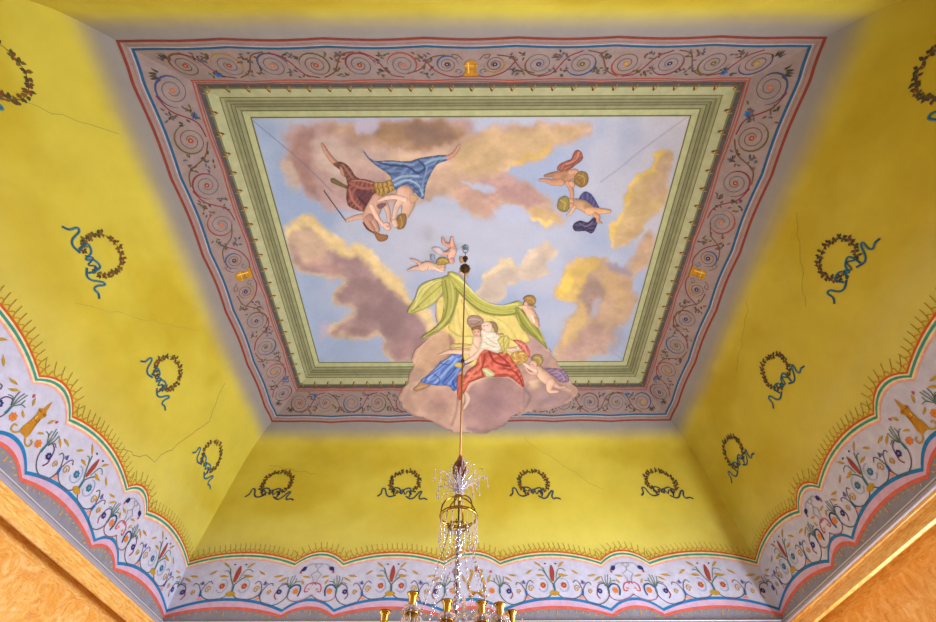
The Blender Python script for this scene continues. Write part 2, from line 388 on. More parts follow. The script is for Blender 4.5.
for side in SIDES:
    oh = SIDES[side][3]; wv = ripple(oh, -.022)
    g = Paint(side)
    strip(g, .0, .63, (146, 126, 122), .002)
    g.build('border_ground', border, M_PAINT)
    g = Paint(side); strip(g, -.008, .020, (132, 54, 44), .004, wave=wv); strip(g, .05, .062, (150, 108, 98), .004, wave=wv)
    g.build('red_line', border)
    g = Paint(side); strip(g, .094, .120, (36, 84, 118), .004, wave=wv); strip(g, .080, .088, (176, 172, 190), .004, wave=wv); g.build('blue_line', border)
    g = Paint(side); w2 = ripple(oh, .02)
    strip(g, .528, .546, (156, 78, 64), .004, wave=w2); strip(g, .562, .576, (150, 74, 60), .0042, wave=w2); g.build('inner_red_line', border)
    g = Paint(side); strip(g, .588, .655, (84, 76, 76), .003); g.build('dark_strip', border)  # dark grey painted strip outside the green frame
    g = Paint(side, .004)
    am = .325; R = .175
    L = oh + float(prof_d(am))
    cols = [(150,66,50), (170,126,44), (176,104,88), 'navy', (146,60,54), 'olive']
    arcs = [(48,84,122), (158,118,50), 'olive', (150,66,58), 'brown', (60,72,108), (122,52,62)]
    n = int((L - .30 - .26) / .43); step = (L - .26 - .24) / n
    cen = [.26 + i*step for i in range(n+1)]
    for sg in (-1, 1):
        for i, u0 in enumerate(cen):
            r = R if i else .125
            up_ = 1 if i % 2 else -1
            # spiral
            turns = 2.2; ph = math.pi*(0 if up_ > 0 else 1)
            sp = []
            for q in range(42):
                tt = q/41; rr = r*(1-.76*tt); an = ph + sg*up_*turns*2*math.pi*tt
                sp.append((sg*u0 + rr*math.cos(an)*sg, am + rr*math.sin(an)))
            ac = arcs[(i*3 + (1 if sg > 0 else 0)) % 7]
            g.line(sp[:14], .020, ac, False, True); g.line(sp[11:], .008, 'dark' if i % 3 else 'brown', False)
            if i < n:
                nx = cen[i+1]
                g.line([(sg*(u0+r*.1), am+up_*r*1.02), (sg*(u0+step*.36), am+up_*r*.72), (sg*(u0+step*.62), am-up_*r*.5), (sg*(nx-r*.2), am-up_*r*1.0)], .014, 'wine' if i % 2 else 'brown')
            rc = 'navy' if i == 0 else cols[(i*2+(sg > 0)) % 6]
            g.disc((sg*u0, am), .030, rc, 8); g.disc((sg*u0, am), .011, (180,140,70), 6)
            # sprays of small leaves between the spirals
            if i:
                for q in range(24):
                    an = rnd.uniform(0, 6.28); du = rnd.uniform(-.1, .1); dv = rnd.choice((-1, 1))*rnd.uniform(.05, .16)
                    p = (sg*(u0 - step/2) + du*.9, am + dv)
                    g.leaf(p, (p[0]+.055*math.cos(an), p[1]+.055*math.sin(an)), .013, rnd.choice(['dark', 'leaf', 'olive', 'brown', 'dark']))
        g.line([(sg*.01, .36), (sg*.07, .47), (sg*.2, .5), (sg*.38, .42), (sg*.5, .25)], .014, 'wine')
        g.line([(sg*.09, .26), (sg*.14, .2), (sg*.2, .19), (sg*.18, .24), (sg*.14, .23)], .009, 'brown')
        g.line([(sg*.13, .46), (sg*.1, .42), (sg*.14, .39), (sg*.17, .42), (sg*.14, .43)], .008, 'dark')
        # corner star flower
        p = (sg*(L-.52), am+.13)
        for q in range(6): g.leaf(p, (p[0]+.045*math.cos(q*1.05), p[1]+.045*math.sin(q*1.05)), .012, 'blue')
        for q in range(9):
            an = math.radians(20+q*18); p = (sg*(L-.09), am-.06); g.leaf((p[0]+.03*math.cos(an), p[1]-.03*math.sin(an)), (p[0]+.1*math.cos(an)*(.6+.4*(q % 2)), p[1]-.12*math.sin(an)), .01, 'leaf')
    g.build('scroll_work', border)
    g = Paint(side, .008)
    sgn = -1 if side in ('near',) else -1
    top = .235; bot = .50
    g.poly([(-.085, .49), (-.085, .46), (-.06, .43), (-.055, .38), (-.075, .34), (-.06, .29), (-.02, .265), (.02, .265), (.06, .29), (.075, .34), (.055, .38), (.06, .43), (.085, .46), (.085, .49)], 'gold', smooth=False)
    g.line([(-.06, .385), (.06, .385)], .014, (150, 96, 24)); g.line([(-.07, .34), (.07, .34)], .010, (226, 176, 70)); g.line([(-.09, .488), (.09, .488)], .016, (140, 84, 30))
    g.line([(-.03, .30), (-.025, .44)], .016, (232, 186, 84)); g.line([(.045, .31), (.045, .45)], .014, (168, 108, 26))
    g.build('gold_vase', border)

# ------------------------------------------------------------------ green painted frame with hooks
frame = empty('picture_surround', (CX, CY, EYE + 5.5), 'pale green painted picture frame with moulded stripes around the painted sky', 'frame')
ST = [(.640,.660,(111,113,78)),(.660,.760,(171,169,130)),(.760,.772,(109,104,68)),(.772,.800,(148,146,107)),(.800,.822,(119,115,83)),(.822,.846,(139,137,100)),(.846,.856,(89,85,59)),
      (.856,.884,(128,126,93)),(.884,.894,(96,91,65)),(.894,.930,(145,143,107)),(.930,.946,(107,104,70)),(.946,1.010,(176,176,132)),(1.010,1.024,(100,96,61)),(1.024,A_SKY+.012,(163,163,111))]
KS = (A_SKY+.058-.64)/(A_SKY+.012-.64)
for side in SIDES:
    g = Paint(side)
    for k, (a0, a1, cc) in enumerate(ST): strip(g, .64+(a0-.64)*KS, .64+(a1-.64)*KS, cc, .0045)
    g.build('frame_rail', frame, M_PAINT)
hook_mesh = {}
for side in SIDES:
    L = SIDES[side][3] - .5; n = int(round(2*L/.237))
    for i in range(n+1):
        u = -L + 2*L*i/n
        g = Paint(side, .007)
        g.line([(u-.045, .60), (u-.03, .625), (u+.012, .70)], .014, (122, 78, 34)); g.line([(u+.012, .70), (u+.035, .66), (u+.03, .615)], .010, (166, 118, 44))
        g.leaf((u-.01, .66), (u+.02, .715), .014, (104, 66, 28))
        g.build('hook', frame)

# ------------------------------------------------------------------ friezes at the foot of the vault
FR = {'far': ([-4.071,-2.534,-1.843,-.40,.40,1.843,2.534,4.071], 'lyre'), 'left': ([-3.366,-2.02,-1.5,-.28,.28,1.5,2.02,3.366], 'urn'),
      'right': ([-3.366,-2.02,-1.5,-.28,.28,1.5,2.02,3.366], 'urn'), 'near': ([-4.071,-2.534,-1.843,-.40,.40,1.843,2.534,4.071], 'urn')}
def cusp(u, cs, base, rb, rs):
    out = np.full(len(u), base, float)
    for k in range(len(cs)-1):
        m = (u >= cs[k]-1e-9) & (u <= cs[k+1]+1e-9); c0 = (cs[k]+cs[k+1])/2; h = (cs[k+1]-cs[k])/2
        r = rb if k % 2 == 0 else rs
        x = np.clip(np.abs(u[m]-c0)/h, 0, 1); out[m] = base + r*(1 - x**2.1)
    return out
SIDELAB = {'far': 'on the wall facing the camera, behind the chandelier', 'left': 'along the left wall with a gold urn', 'right': 'along the right wall with a gold urn', 'near': 'on the wall behind the camera'}
def mapx(x, mir, knot, hw, nxt):
    """x in the traced unit (0 = plant, -.70 = cusp, -1.03 = middle of the small arc) to u on the wall"""
    ax = -x
    r = ax/.70*hw if ax < .70 else hw + (ax-.70)/.33*nxt
    return knot - r if not mir else knot + r
for side in SIDES:
    cs, mid = FR[side]; END = cs[-1]
    root = empty('painted_frieze', tuple(P3(side, 0, a_of_z(2.5))), 'white scalloped floral frieze with rainbow edging ' + SIDELAB[side], 'painted frieze')
    us = np.unique(np.concatenate([np.linspace(a, b, 41) for a, b in zip(cs[:-1], cs[1:])]))
    T = cusp(us, cs, 2.825, .128, .142); B = cusp(us, cs, 2.222, .142, .135); K = cusp(us, cs, 2.158, .102, .105)
    foot = np.full(len(us), Z_FT - EYE + .04)
    g = Paint(side); g.band(us, foot, K, (136, 134, 150), .002, 3)
    g.build('grey_ground', root, M_PAINT, True)
    g = Paint(side); g.band(us, B, T, (192, 190, 214), .002, 8); g.build('frieze_ground', root, M_PAINT, True)
    g = Paint(side); g.band(us, K, B, (202, 166, 196), .003, 2); g.build('pink_band', root, M_PAINT, True)
    g = Paint(side); g.band(us, K-.024, K+.014, (208, 100, 84), .004, 1); g.build('coral_line', root, M_LINE, True)
    g = Paint(side); g.band(us, B-.018, B+.018, (34, 118, 176), .005, 1); g.build('blue_line', root, M_LINE, True)
    g = Paint(side); g.band(us, T-.058, T-.036, (232, 160, 150), .004, 1); g.build('pink_line', root, M_LINE, True)
    g = Paint(side); g.band(us, T-.036, T+.05, (226, 214, 166), .003, 2); g.build('cream_stripe', root, M_LINE, True)
    g = Paint(side); g.band(us, T-.014, T+.015, (64, 142, 134), .005, 1); g.build('green_stripe', root, M_LINE, True)
    g = Paint(side); g.band(us, T+.034, T+.058, (200, 88, 40), .005, 1); g.build('orange_stripe', root, M_LINE, True)
    # fringe of little loops and ticks above the orange line
    g = Paint(side, .004); s_ = -END + .03; k = 0
    while s_ < END - .03:
        z0 = float(np.interp(s_, us, T)) + .052; h = .05
        sl = (float(np.interp(s_+.02, us, T)) - float(np.interp(s_-.02, us, T)))/.04
        nx, nz_ = -sl/math.hypot(1, sl), 1/math.hypot(1, sl)
        g.line([(s_-.034, z0-sl*.034), (s_-.012+nx*.04, z0+.042), (s_+.012+nx*.04, z0+.042), (s_+.034, z0+sl*.034)], .009, (190, 128, 30))
        g.line([(s_+nx*.045+.012, z0+.045), (s_+nx*.09, z0+.085), (s_+nx*.13-.012, z0+.125)], .007, (156, 122, 54))
        s_ += .070; k += 1
    g.build('fringe', root, M_LINE, True)['kind'] = 'stuff'
    # ochre dashes below the coral line
    g = Paint(side, .004)
    for k in range(len(cs)-1):
        m0 = (cs[k]+cs[k+1])/2; n = 15 if k % 2 == 0 else 8
        for q in range(n):
            x = (q+.5)/n*2-1; u = m0 + x*(cs[k+1]-cs[k])/2*.9; z = float(np.interp(u, us, K)) - .035
            ln = .026 if q != n//2 else .075
            if z - ln < Z_FT - EYE + .06: continue
            g.leaf((u, z), (u - x*.03, z-ln), .009, (204, 160, 70)); g.leaf((u - x*.02, z-ln*.6), (u-.02 - x*.03, z-ln*.9), .006, (190, 150, 80))
    g.build('ochre_dashes', root, M_LINE, True)['kind'] = 'stuff'
    # flowers and scrolls
    for k in range(0, len(cs)-1, 2):
        g = Paint(side, .006)
        knot = (cs[k]+cs[k+1])/2; hw = (cs[k+1]-cs[k])/2
        pl = Paint(side, .0065)
        for mir in (False, True):
            j = k-1 if not mir else k+1
            end = j < 0 or j >= len(cs)-1
            nxt = 0.16 if end else (cs[j+1]-cs[j])/2
            middle = (not end) and j == 3
            for t_, pts, w, cc in HALF:
                mx_ = min(p[0] for p in pts)
                if end and mx_ < -.72: continue
                if middle and min(p[0] for p in pts) < -.86: continue
                q = [(mapx(p[0], mir, knot, hw, nxt), p[1]+2.222) for p in pts]
                if side in ('left', 'right') and cc == 'rust': cc = 'teal'
                if t_ == 's': g.line(q, max(w, .009), cc)
                elif t_ == 'r':
                    g.disc(q[0], w, cc, 10); g.disc(q[0], w*.42, 'lilac' if cc in ('navy', 'teal') else 'gold', 8)
                    if w > .02:
                        for e in range(7): g.disc((q[0][0]+w*.9*math.cos(e*.9), q[0][1]+w*.9*math.sin(e*.9)), w*.33, cc, 5)
                elif t_ == 'a': g.line([(q[0][0]+w*math.cos(a_)*.8, q[0][1]+w*math.sin(a_)) for a_ in np.linspace(-2.6, 2.0, 16)], .012, cc)
                elif t_ == 'w': g.line([(q[0][0]+w*(1-i/22)*math.cos(i*.45)*.8, q[0][1]+w*(1-i/22)*math.sin(i*.45)) for i in range(20)], .012, cc)
                elif t_ == 'l': g.leaf(q[0], q[1], w*.75, cc)
                elif t_ == 't': g.poly(q, cc, smooth=False)
        for t_, pts, w, cc in PLANT:
            q = [(knot + p[0]*hw/.70, p[1]+2.222) for p in pts]
            if t_ == 's': pl.line(q, max(w, .009), cc)
            elif t_ == 'r': pl.disc(q[0], w, cc, 10, sy=.75)
            elif t_ == 'l': pl.leaf(q[0], q[1], w*.75, cc)
            elif t_ == 'p': pl.poly(q, cc)
        pl.line([(knot+.0, 2.60), (knot+.005, 2.72)], .01, 'rust')
        pl.build('spike_plant', root, M_LINE, True)
        g.build('scroll_flowers', root, M_LINE, True)
    g = Paint(side, .007)
    if mid == 'lyre':
        for sg in (-1, 1):
            x0 = .06
            g.line([(x0+sg*.02, 2.44), (x0+sg*.09, 2.46), (x0+sg*.115, 2.53), (x0+sg*.085, 2.62), (x0+sg*.06, 2.70), (x0+sg*.075, 2.745)], .032, 'ochre')
            g.line([(x0+sg*.10, 2.48), (x0+sg*.115, 2.54)], .018, (150, 96, 30))
            g.line([(x0+sg*.02, 2.44), (x0+sg*.07, 2.40), (x0+sg*.11, 2.385)], .03, (150, 100, 34))
            g.leaf((x0+sg*.15, 2.56), (x0+sg*.2, 2.68), .018, 'ochre')
        g.line([(x0-.09, 2.72), (x0+.09, 2.72)], .022, 'ochre'); g.leaf((x0, 2.72), (x0, 2.79), .02, 'rust')
        g.line([(x0-.03, 2.44), (x0+.03, 2.44)], .024, (160, 110, 30))
        g.build('gold_lyre', root, M_LINE, True)
    else:
        g.poly([(-.05, 2.42), (.05, 2.42), (.055, 2.47), (.04, 2.55), (.035, 2.63), (.055, 2.68), (.02, 2.71), (.015, 2.76), (0, 2.81), (-.015, 2.76), (-.02, 2.71), (-.055, 2.68), (-.035, 2.63), (-.04, 2.55), (-.055, 2.47)], 'gold', smooth=False)
        g.line([(-.05, 2.67), (.05, 2.67)], .02, (152, 92, 26)); g.line([(-.015, 2.46), (-.015, 2.62)], .014, (232, 180, 72)); g.line([(.03, 2.46), (.025, 2.62)], .012, (142, 86, 30))
        g.line([(-.04, 2.52), (.04, 2.52)], .01, (152, 92, 26)); g.line([(-.03, 2.58), (.03, 2.58)], .01, (152, 92, 26))
        for sg in (-1, 1):
            g.line([(sg*.03, 2.44), (sg*.07, 2.39), (sg*.12, 2.385), (sg*.13, 2.43), (sg*.10, 2.44)], .016, 'ochre')
            g.leaf((sg*.12, 2.64), (sg*.16, 2.72), .016, 'ochre'); g.leaf((sg*.10, 2.52), (sg*.17, 2.56), .014, 'ochre')
        g.build('gold_urn', root, M_LINE, True)

# ------------------------------------------------------------------ wreaths with ribbons
RIB = [[(-.391,-.211),(-.345,-.164),(-.337,-.087),(-.296,-.09),(-.256,-.187),(-.198,-.214),(-.12,-.188)],
       [(-.154,-.183),(-.176,-.094),(-.142,-.069),(-.079,-.091),(-.046,-.172),(-.009,-.102),(.073,-.079),(.091,-.145),(.077,-.224)],
       [(.025,-.208),(.094,-.25),(.151,-.23),(.219,-.141),(.254,-.137),(.226,-.211),(.239,-.255),(.294,-.244),(.345,-.265)]]
WL = {'left': [(-2.74, 'dark leafy wreath cut off by the top left edge of the picture, left wall'), (-.96, 'ivy wreath with blue ribbon on the left wall, second from the top'),
               (.80, 'leafy wreath with blue ribbon on the left wall, above the crack'), (2.54, 'lowest wreath with blue ribbon on the left wall beside the corner')],
      'right': [(-2.72, 'dark leafy wreath cut off by the top right edge of the picture, right wall'), (-.87, 'leafy wreath with blue ribbon on the right wall, second from the top'),
                (.82, 'leafy wreath with blue ribbon on the right wall, second from the corner'), (2.47, 'lowest wreath with blue ribbon on the right wall beside the corner')],
      'far': [(-3.28, 'leftmost wreath with dark ribbon on the wall behind the chandelier'), (-1.10, 'wreath with ribbon just left of the chandelier top'),
              (1.08, 'wreath with ribbon just right of the chandelier top'), (3.24, 'rightmost wreath with dark ribbon on the wall behind the chandelier')]}
for side, lst in WL.items():
    for wi_, (u0, lab) in enumerate(lst):
        r_ = random.Random(hash(side) % 7 + wi_ * 13 if False else {'left': 3, 'right': 57, 'far': 91}[side] + wi_*13)
        zc = 4.03 if side == 'far' else (4.02, 4.02, 4.0, 3.96)[wi_]
        root = empty('painted_wreath', tuple(P3(side, u0, a_of_z(zc))), lab, 'wreath', 'wreaths painted on the yellow vault')
        g = Paint(side, .004)
        lc = {'left': [(92,74,40),(112,88,38),(78,66,42),(116,68,38)], 'right': [(84,70,50),(104,84,52),(96,68,60),(70,64,50)], 'far': [(74,72,30),(96,66,34),(64,64,34),(112,60,40)]}[side]
        n = 21
        dx = -.03
        g.line([(dx+.235*math.cos(a_)+0, .02+.185*math.sin(a_)) for a_ in np.linspace(-.9, math.pi+.9, 30)], .006, lc[0], False)
        for q in range(n):
            an = -1.05 + (math.pi+2.1)*q/(n-1); rr = 1 + r_.uniform(-.05, .05)
            x, z = dx+.24*rr*math.cos(an), .02+.19*rr*math.sin(an)
            tan = an + math.pi/2*(1 if an > math.pi/2 else -1)
            if q in (13,) and side == 'left': continue
            for m in range(4):
                a2 = tan + (m-1.5)*1.15 + r_.uniform(-.5, .5); L = r_.uniform(.036, .062)
                g.leaf((x, z), (x+L*math.cos(a2), z+L*math.sin(a2)), .018, r_.choice(lc))
            if q % 5 == 2: g.disc((x+.02, z), .012, (150, 70, 50), 6)
        g.build('leaf_ring', root, M_LINE, True, (u0, zc))
        g = Paint(side, .008); bc = (26, 84, 116) if side != 'far' else (26, 48, 72)
        mir = -1 if (side == 'right') else 1
        for P in RIB:
            g.line([(p[0]*mir*1.12-.01, p[1]) for p in P], .022, bc)
            g.line([(p[0]*mir*1.12-.007, p[1]+.004) for p in P[1:-1]], .007, (70, 132, 158) if side != 'far' else (60, 90, 110))
        g.line([(-.10, -.16), (-.04, -.10), (.0, -.18), (.05, -.12), (.1, -.19)], .016, bc)
        g.build('ribbon', root, M_LINE, True, (u0, zc))

# cracks in the plaster
g = Paint('left', .0015)
def crack(pt, pts, w=.006, cc=(120, 104, 60)): pt.line(pts, w, cc, False)
cr = random.Random(4)
def jag(p, q, n, amp):
    return [(p[0]+(q[0]-p[0])*i/n+cr.uniform(-amp, amp), p[1]+(q[1]-p[1])*i/n+cr.uniform(-amp, amp)) for i in range(n+1)]
g.side = 'left'; crack(g, jag((1.0, 3.05), (1.5, 3.25), 8, .03) + jag((1.6, 3.3), (1.95, 4.15), 10, .03) + jag((2.0, 4.2), (1.7, 4.7), 7, .02))
crack(g, jag((-2.6, 3.9), (-2.2, 4.75), 9, .02), .005, (150, 132, 70)); crack(g, jag((-.7, 3.5), (.6, 4.7), 14, .03), .004, (160, 142, 74))
g.side = 'right'; crack(g, jag((-1.2, 4.7), (-.2, 4.1), 12, .03), .004, (140, 120, 50)); crack(g, jag((.2, 4.75), (1.3, 4.5), 10, .02), .004, (140, 120, 50))
g.side = 'far'; crack(g, jag((-3.6, 4.35), (-2.7, 4.2), 9, .02), .004, (126, 106, 30)); crack(g, jag((1.0, 4.8), (2.2, 3.9), 12, .02), .004, (150, 130, 50))
o = g.build('plaster_crack', None, M_LINE, True); o['kind'] = 'structure'

# ------------------------------------------------------------------ brush work for the ceiling picture (colours per vertex of a fine mesh)
class Canvas:
    mute = .14
    def __init__(s, x0, x1, y0, y1, step, base=None, lift=0.01):
        """a fine mesh over the floor-plan rectangle x0..x1, y0..y1 lying on the vault"""
        nx = int((x1-x0)/step)+1; ny = int((y1-y0)/step)+1
        s.gx, s.gy = np.meshgrid(np.linspace(x0, x1, nx), np.linspace(y0, y1, ny)); s.nx, s.ny = nx, ny
        s.z = Zs(s.gx, s.gy); X, Y = to_px(s.gx, s.gy, s.z)
        s.X, s.Y = X.ravel(), Y.ravel()
        s.rgb = np.zeros((len(s.X), 3)); s.al = np.zeros(len(s.X)); s.lift = lift
        if base is not None: s.rgb[:] = lin(base); s.al[:] = 1
    def warp(s, amp, sc, seed=0):
        return (s.X + amp*(fbm(s.X/sc+seed, s.Y/sc+seed*2, 4)-.5)*2, s.Y + amp*(fbm(s.X/sc+50+seed, s.Y/sc+9, 4)-.5)*2)
    def sdf(s, P, X, Y):
        d = np.full(len(X), 1e9); ins = np.zeros(len(X), bool); n = len(P)
        for i in range(n):
            ax, ay = P[i]; bx, by = P[(i+1) % n]; ex, ey = bx-ax, by-ay
            t = np.clip(((X-ax)*ex+(Y-ay)*ey)/(ex*ex+ey*ey+1e-12), 0, 1)
            d = np.minimum(d, (X-ax-ex*t)**2+(Y-ay-ey*t)**2)
            if ay != by:
                c = ((ay > Y) != (by > Y)) & (X < ex*(Y-ay)/ey+ax); ins ^= c
        d = np.sqrt(d); return np.where(ins, -d, d)
    def put(s, m, w, colr, alpha=True):
        w = w[:, None]; s.rgb[m] = s.rgb[m]*(1-w) + colr*w
        if alpha: s.al[m] = np.maximum(s.al[m], w[:, 0])
    def poly(s, pts, c, soft=.5, op=1.0, rim=0, warp=None, smooth=True, alpha=True, c2=None, gdir=None, fold=None):
        P = catmull(pts, 4, True) if smooth else np.asarray(pts, float)
        pad = soft + 2 + (abs(warp[0]) if warp else 0)
        X, Y = s.X, s.Y
        m = (X > P[:,0].min()-pad) & (X < P[:,0].max()+pad) & (Y > P[:,1].min()-pad) & (Y < P[:,1].max()+pad)
        if not m.any(): return
        if warp: WX, WY = s.warp(*warp); x, y = WX[m], WY[m]
        else: x, y = X[m], Y[m]
        d = s.sdf(P, x, y); w = op*(1-sstep(-soft, soft, d)); C = np.tile(lin(c), (len(x), 1))
        if c2 is not None:
            g = gdir or (0, 1); pr = x*g[0]+y*g[1]; t = np.clip((pr-pr[w > .1].min())/(np.ptp(pr[w > .1])+1e-6), 0, 1)[:, None] if (w > .1).any() else 0
            C = C*(1-t)+lin(c2)*t
        if fold:
            an, wl, st = fold; an = math.radians(an); ph = (x*math.cos(an)+y*math.sin(an))/(wl*1.7) + 2.4*fbm(x/16+an, y/16, 2)
            tri = .5+.5*np.sin(ph*6.283); C = C*(1+.62*st*(tri-.5)*2)[:, None] + np.clip(tri-.8, 0, 1)[:, None]*st*.5
        if rim: C = C*(1.06-.34*np.clip(1+d/(rim*1.5), 0, 1)**1.5)[:, None]
        s.put(m, w, C, alpha)
    def line(s, pts, w, c, op=.9, soft=.45, smooth=True, alpha=False):
        P = catmull(pts, 5) if smooth and len(pts) > 2 else np.asarray(pts, float)
        pad = w + soft + 1; X, Y = s.X, s.Y
        m = (X > P[:,0].min()-pad) & (X < P[:,0].max()+pad) & (Y > P[:,1].min()-pad) & (Y < P[:,1].max()+pad)
        if not m.any(): return
        x, y = X[m], Y[m]; d = np.full(len(x), 1e9)
        for (ax, ay), (bx, by) in zip(P[:-1], P[1:]):
            ex, ey = bx-ax, by-ay; t = np.clip(((x-ax)*ex+(y-ay)*ey)/(ex*ex+ey*ey+1e-12), 0, 1)
            d = np.minimum(d, (x-ax-ex*t)**2+(y-ay-ey*t)**2)
        ww = op*(1-sstep(w/2-soft, w/2+soft, np.sqrt(d)))
        if alpha: ww = np.where(np.sqrt(d) < w/2+.15, np.maximum(ww, .75), ww)
        if not alpha: ww = ww*(s.al[m] > .4)
        s.put(m, ww, lin(c), alpha)
    def limb(s, T, pts, w, c=(216,166,140), c2=None):
        """a rounded tapering limb, lighter along its middle; w are half widths in the units of T"""
        k = T(1, 0)[0][0]-T(0, 0)[0][0]; P0 = np.array(T(*[q for p in pts for q in p])); n = 6
        P = catmull(P0, n) if len(P0) > 2 else np.linspace(P0[0], P0[1], n+1)
        R = np.interp(np.linspace(0, len(pts)-1, len(P)), range(len(pts)), w)*k
        pad = R.max()+1.5; X, Y = s.X, s.Y
        m = (X > P[:,0].min()-pad) & (X < P[:,0].max()+pad) & (Y > P[:,1].min()-pad) & (Y < P[:,1].max()+pad)
        if not m.any(): return
        x, y = X[m], Y[m]; best = np.full(len(x), 1e9); sh = np.zeros(len(x))
        for i in range(len(P)-1):
            ax, ay = P[i]; ex, ey = P[i+1]-P[i]; t = np.clip(((x-ax)*ex+(y-ay)*ey)/(ex*ex+ey*ey+1e-12), 0, 1)
            dx, dy = x-ax-ex*t, y-ay-ey*t; r = R[i]+(R[i+1]-R[i])*t; q = np.hypot(dx, dy)-r
            u = q < best; best = np.where(u, q, best); sh = np.where(u, (dx*.75-dy*.65)/r, sh)
        wgt = 1-sstep(-.35, .35, best); depth = np.clip(1+best/np.maximum(R.mean(), .6), 0, 1)
        C = lin(c)[None]*(1.12-.30*np.clip(sh, -.6, 1)-.38*depth**3)[:, None]; C[:, 1:] *= (1-.10*np.clip(sh, 0, 1))[:, None]
        s.put(m, wgt, C, True)
    def blob(s, cx, cy, rx, ry, c, op=1.0, rot=0, warp=None, alpha=False, hard=0.0):
        X, Y = (s.warp(*warp) if warp else (s.X, s.Y)); a = math.radians(rot)
        x = (X-cx)*math.cos(a)+(Y-cy)*math.sin(a); y = -(X-cx)*math.sin(a)+(Y-cy)*math.cos(a)
        r = np.hypot(x/rx, y/ry); w = op*(1-sstep(hard, 1.0, r)); m = w > .003
        if not alpha: w = w*(s.al > .4)
        s.put(m, w[m], lin(c), alpha)
    def build(s, name, parent=None, mat=None, thr=.5, keep=None):
        al = s.al.reshape(s.ny, s.nx)
        q = (al[:-1,:-1]+al[1:,:-1]+al[:-1,1:]+al[1:,1:])/4 > thr
        if keep is not None:
            k = keep.reshape(s.ny, s.nx); q &= k[:-1,:-1] & k[1:,1:] & k[1:,:-1] & k[:-1,1:]
        iy, ix = np.nonzero(q); base = iy*s.nx+ix
        F = np.stack([base, base+s.nx, base+s.nx+1, base+1], 1)
        s.rgb = np.clip(s.rgb, .002, 1); s.rgb = s.rgb*(1-s.mute) + s.rgb.mean(1)[:, None]*s.mute
        used = np.zeros(s.nx*s.ny, bool); used[F.ravel()] = True
        rem = np.cumsum(used)-1; F = rem[F]
        V = np.stack([s.gx.ravel(), s.gy.ravel(), s.z.ravel()+EYE-s.lift], 1)[used]; C = s.rgb[used]
        if parent is not None: V = V - np.array(parent.location)
        me = bpy.data.meshes.new(name)
        me.vertices.add(len(V)); me.vertices.foreach_set('co', V.ravel())
        me.loops.add(F.size); me.loops.foreach_set('vertex_index', F.ravel().astype(np.int32))
        me.polygons.add(len(F)); me.polygons.foreach_set('loop_start', np.arange(0, F.size, 4, dtype=np.int32))
        me.update(calc_edges=True)
        at = me.color_attributes.new('Col', 'FLOAT_COLOR', 'POINT'); c4 = np.ones((len(V), 4), np.float32); c4[:, :3] = C
        at.data.foreach_set('color', c4.ravel()); me.materials.append(mat or M_FIG)
        o = bpy.data.objects.new(name, me); col.objects.link(o)
        if parent is not None: o.parent = parent
        return o
def px2xy(px, py):
    """floor-plan point of the vault under a point of the traced drawing (bisection along the sight line)"""
    u, v = px-468, py-311; c, s_ = math.cos(ROLL), math.sin(ROLL); u, v = c*u+s_*v, -s_*u+c*v
    X, U = u/F_PX, -v/F_PX; y = math.cos(TH)-U*math.sin(TH); z = math.sin(TH)+U*math.cos(TH)
    c, s_ = math.cos(-YAW), math.sin(-YAW); X, y = c*X-s_*y, s_*X+c*y
    lo, hi = .5, 12.
    for _ in range(40):
        t = (lo+hi)/2
        if t*z > Zs(t*X, t*y): hi = t
        else: lo = t
    return t*X, t*y
def canvas_px(x0, y0, x1, y1, step, lift):
    q = [px2xy(a, b) for a in (x0, (x0+x1)/2, x1) for b in (y0, (y0+y1)/2, y1)]
    return Canvas(min(p[0] for p in q), max(p[0] for p in q), min(p[1] for p in q), max(p[1] for p in q), step, lift=lift)

# ---- the painted sky with its clouds
D0 = .164*S + .02
sky = Canvas(CX-HW+D0, CX+HW-D0, CY-HL+D0, CY+HL-D0, .0135, base=(160, 172, 206), lift=.007)
N1 = fbm(sky.X/60, sky.Y/60+3, 4); N2 = fbm(sky.X/14+9, sky.Y/9, 4)
sky.rgb += (lin((184, 186, 208))-lin((160, 172, 206)))*sstep(.35, .7, N1)[:, None]
tr = sstep(560, 690, sky.X)*sstep(300, 140, sky.Y)
sky.rgb += (lin((176, 168, 192))-lin((160, 170, 212)))*(tr*.8)[:, None]
bl = sstep(420, 270, sky.X); sky.rgb += (lin((146, 166, 214))-lin((165, 172, 212)))*(bl*.6)[:, None]
W = (6, 11, 1)
def cl(pts, c, soft, op=1, warp=W, **k): sky.poly(pts, c, soft, op, warp=warp, **k)
# upper left rosy cloud behind the two flying figures
cl([(283,136),(292,126),(312,122),(330,119),(357,122),(386,119),(420,117),(455,118),(472,126),(470,142),(452,158),(452,180),(436,196),(400,206),(360,206),(332,208),(318,200),(304,190),(290,180),(281,165),(284,150)], (190,152,146), 7)
cl([(292,140),(300,130),(315,128),(312,145),(308,165),(316,180),(326,192),(318,196),(302,184),(294,168)], (168,124,118), 5, .85)
cl([(314,142),(330,138),(348,150),(352,170),(340,182),(326,172),(316,160)], (204,176,164), 6, .8)
cl([(330,122),(360,126),(384,134),(396,146),(380,152),(356,144),(334,134)], (176,138,112), 6, .8)
cl([(345,150),(370,146),(398,156),(390,172),(366,166)], (196,164,150), 5, .8)
cl([(372,128),(392,120),(430,119),(458,126),(462,138),(444,148),(420,152),(398,146),(380,140)], (160,122,84), 5, .9)
cl([(404,126),(424,122),(448,128),(450,140),(428,146),(408,140)], (140,108,96), 5, .8)
cl([(355,118),(372,118),(378,130),(366,136),(354,130)], (186,176,202), 4, .8)
cl([(280,158),(292,162),(296,178),(300,190),(290,190),(282,178)], (204,176,158), 4, .7)
cl([(318,188),(334,196),(348,202),(340,210),(326,208)], (200,164,166), 4, .7)
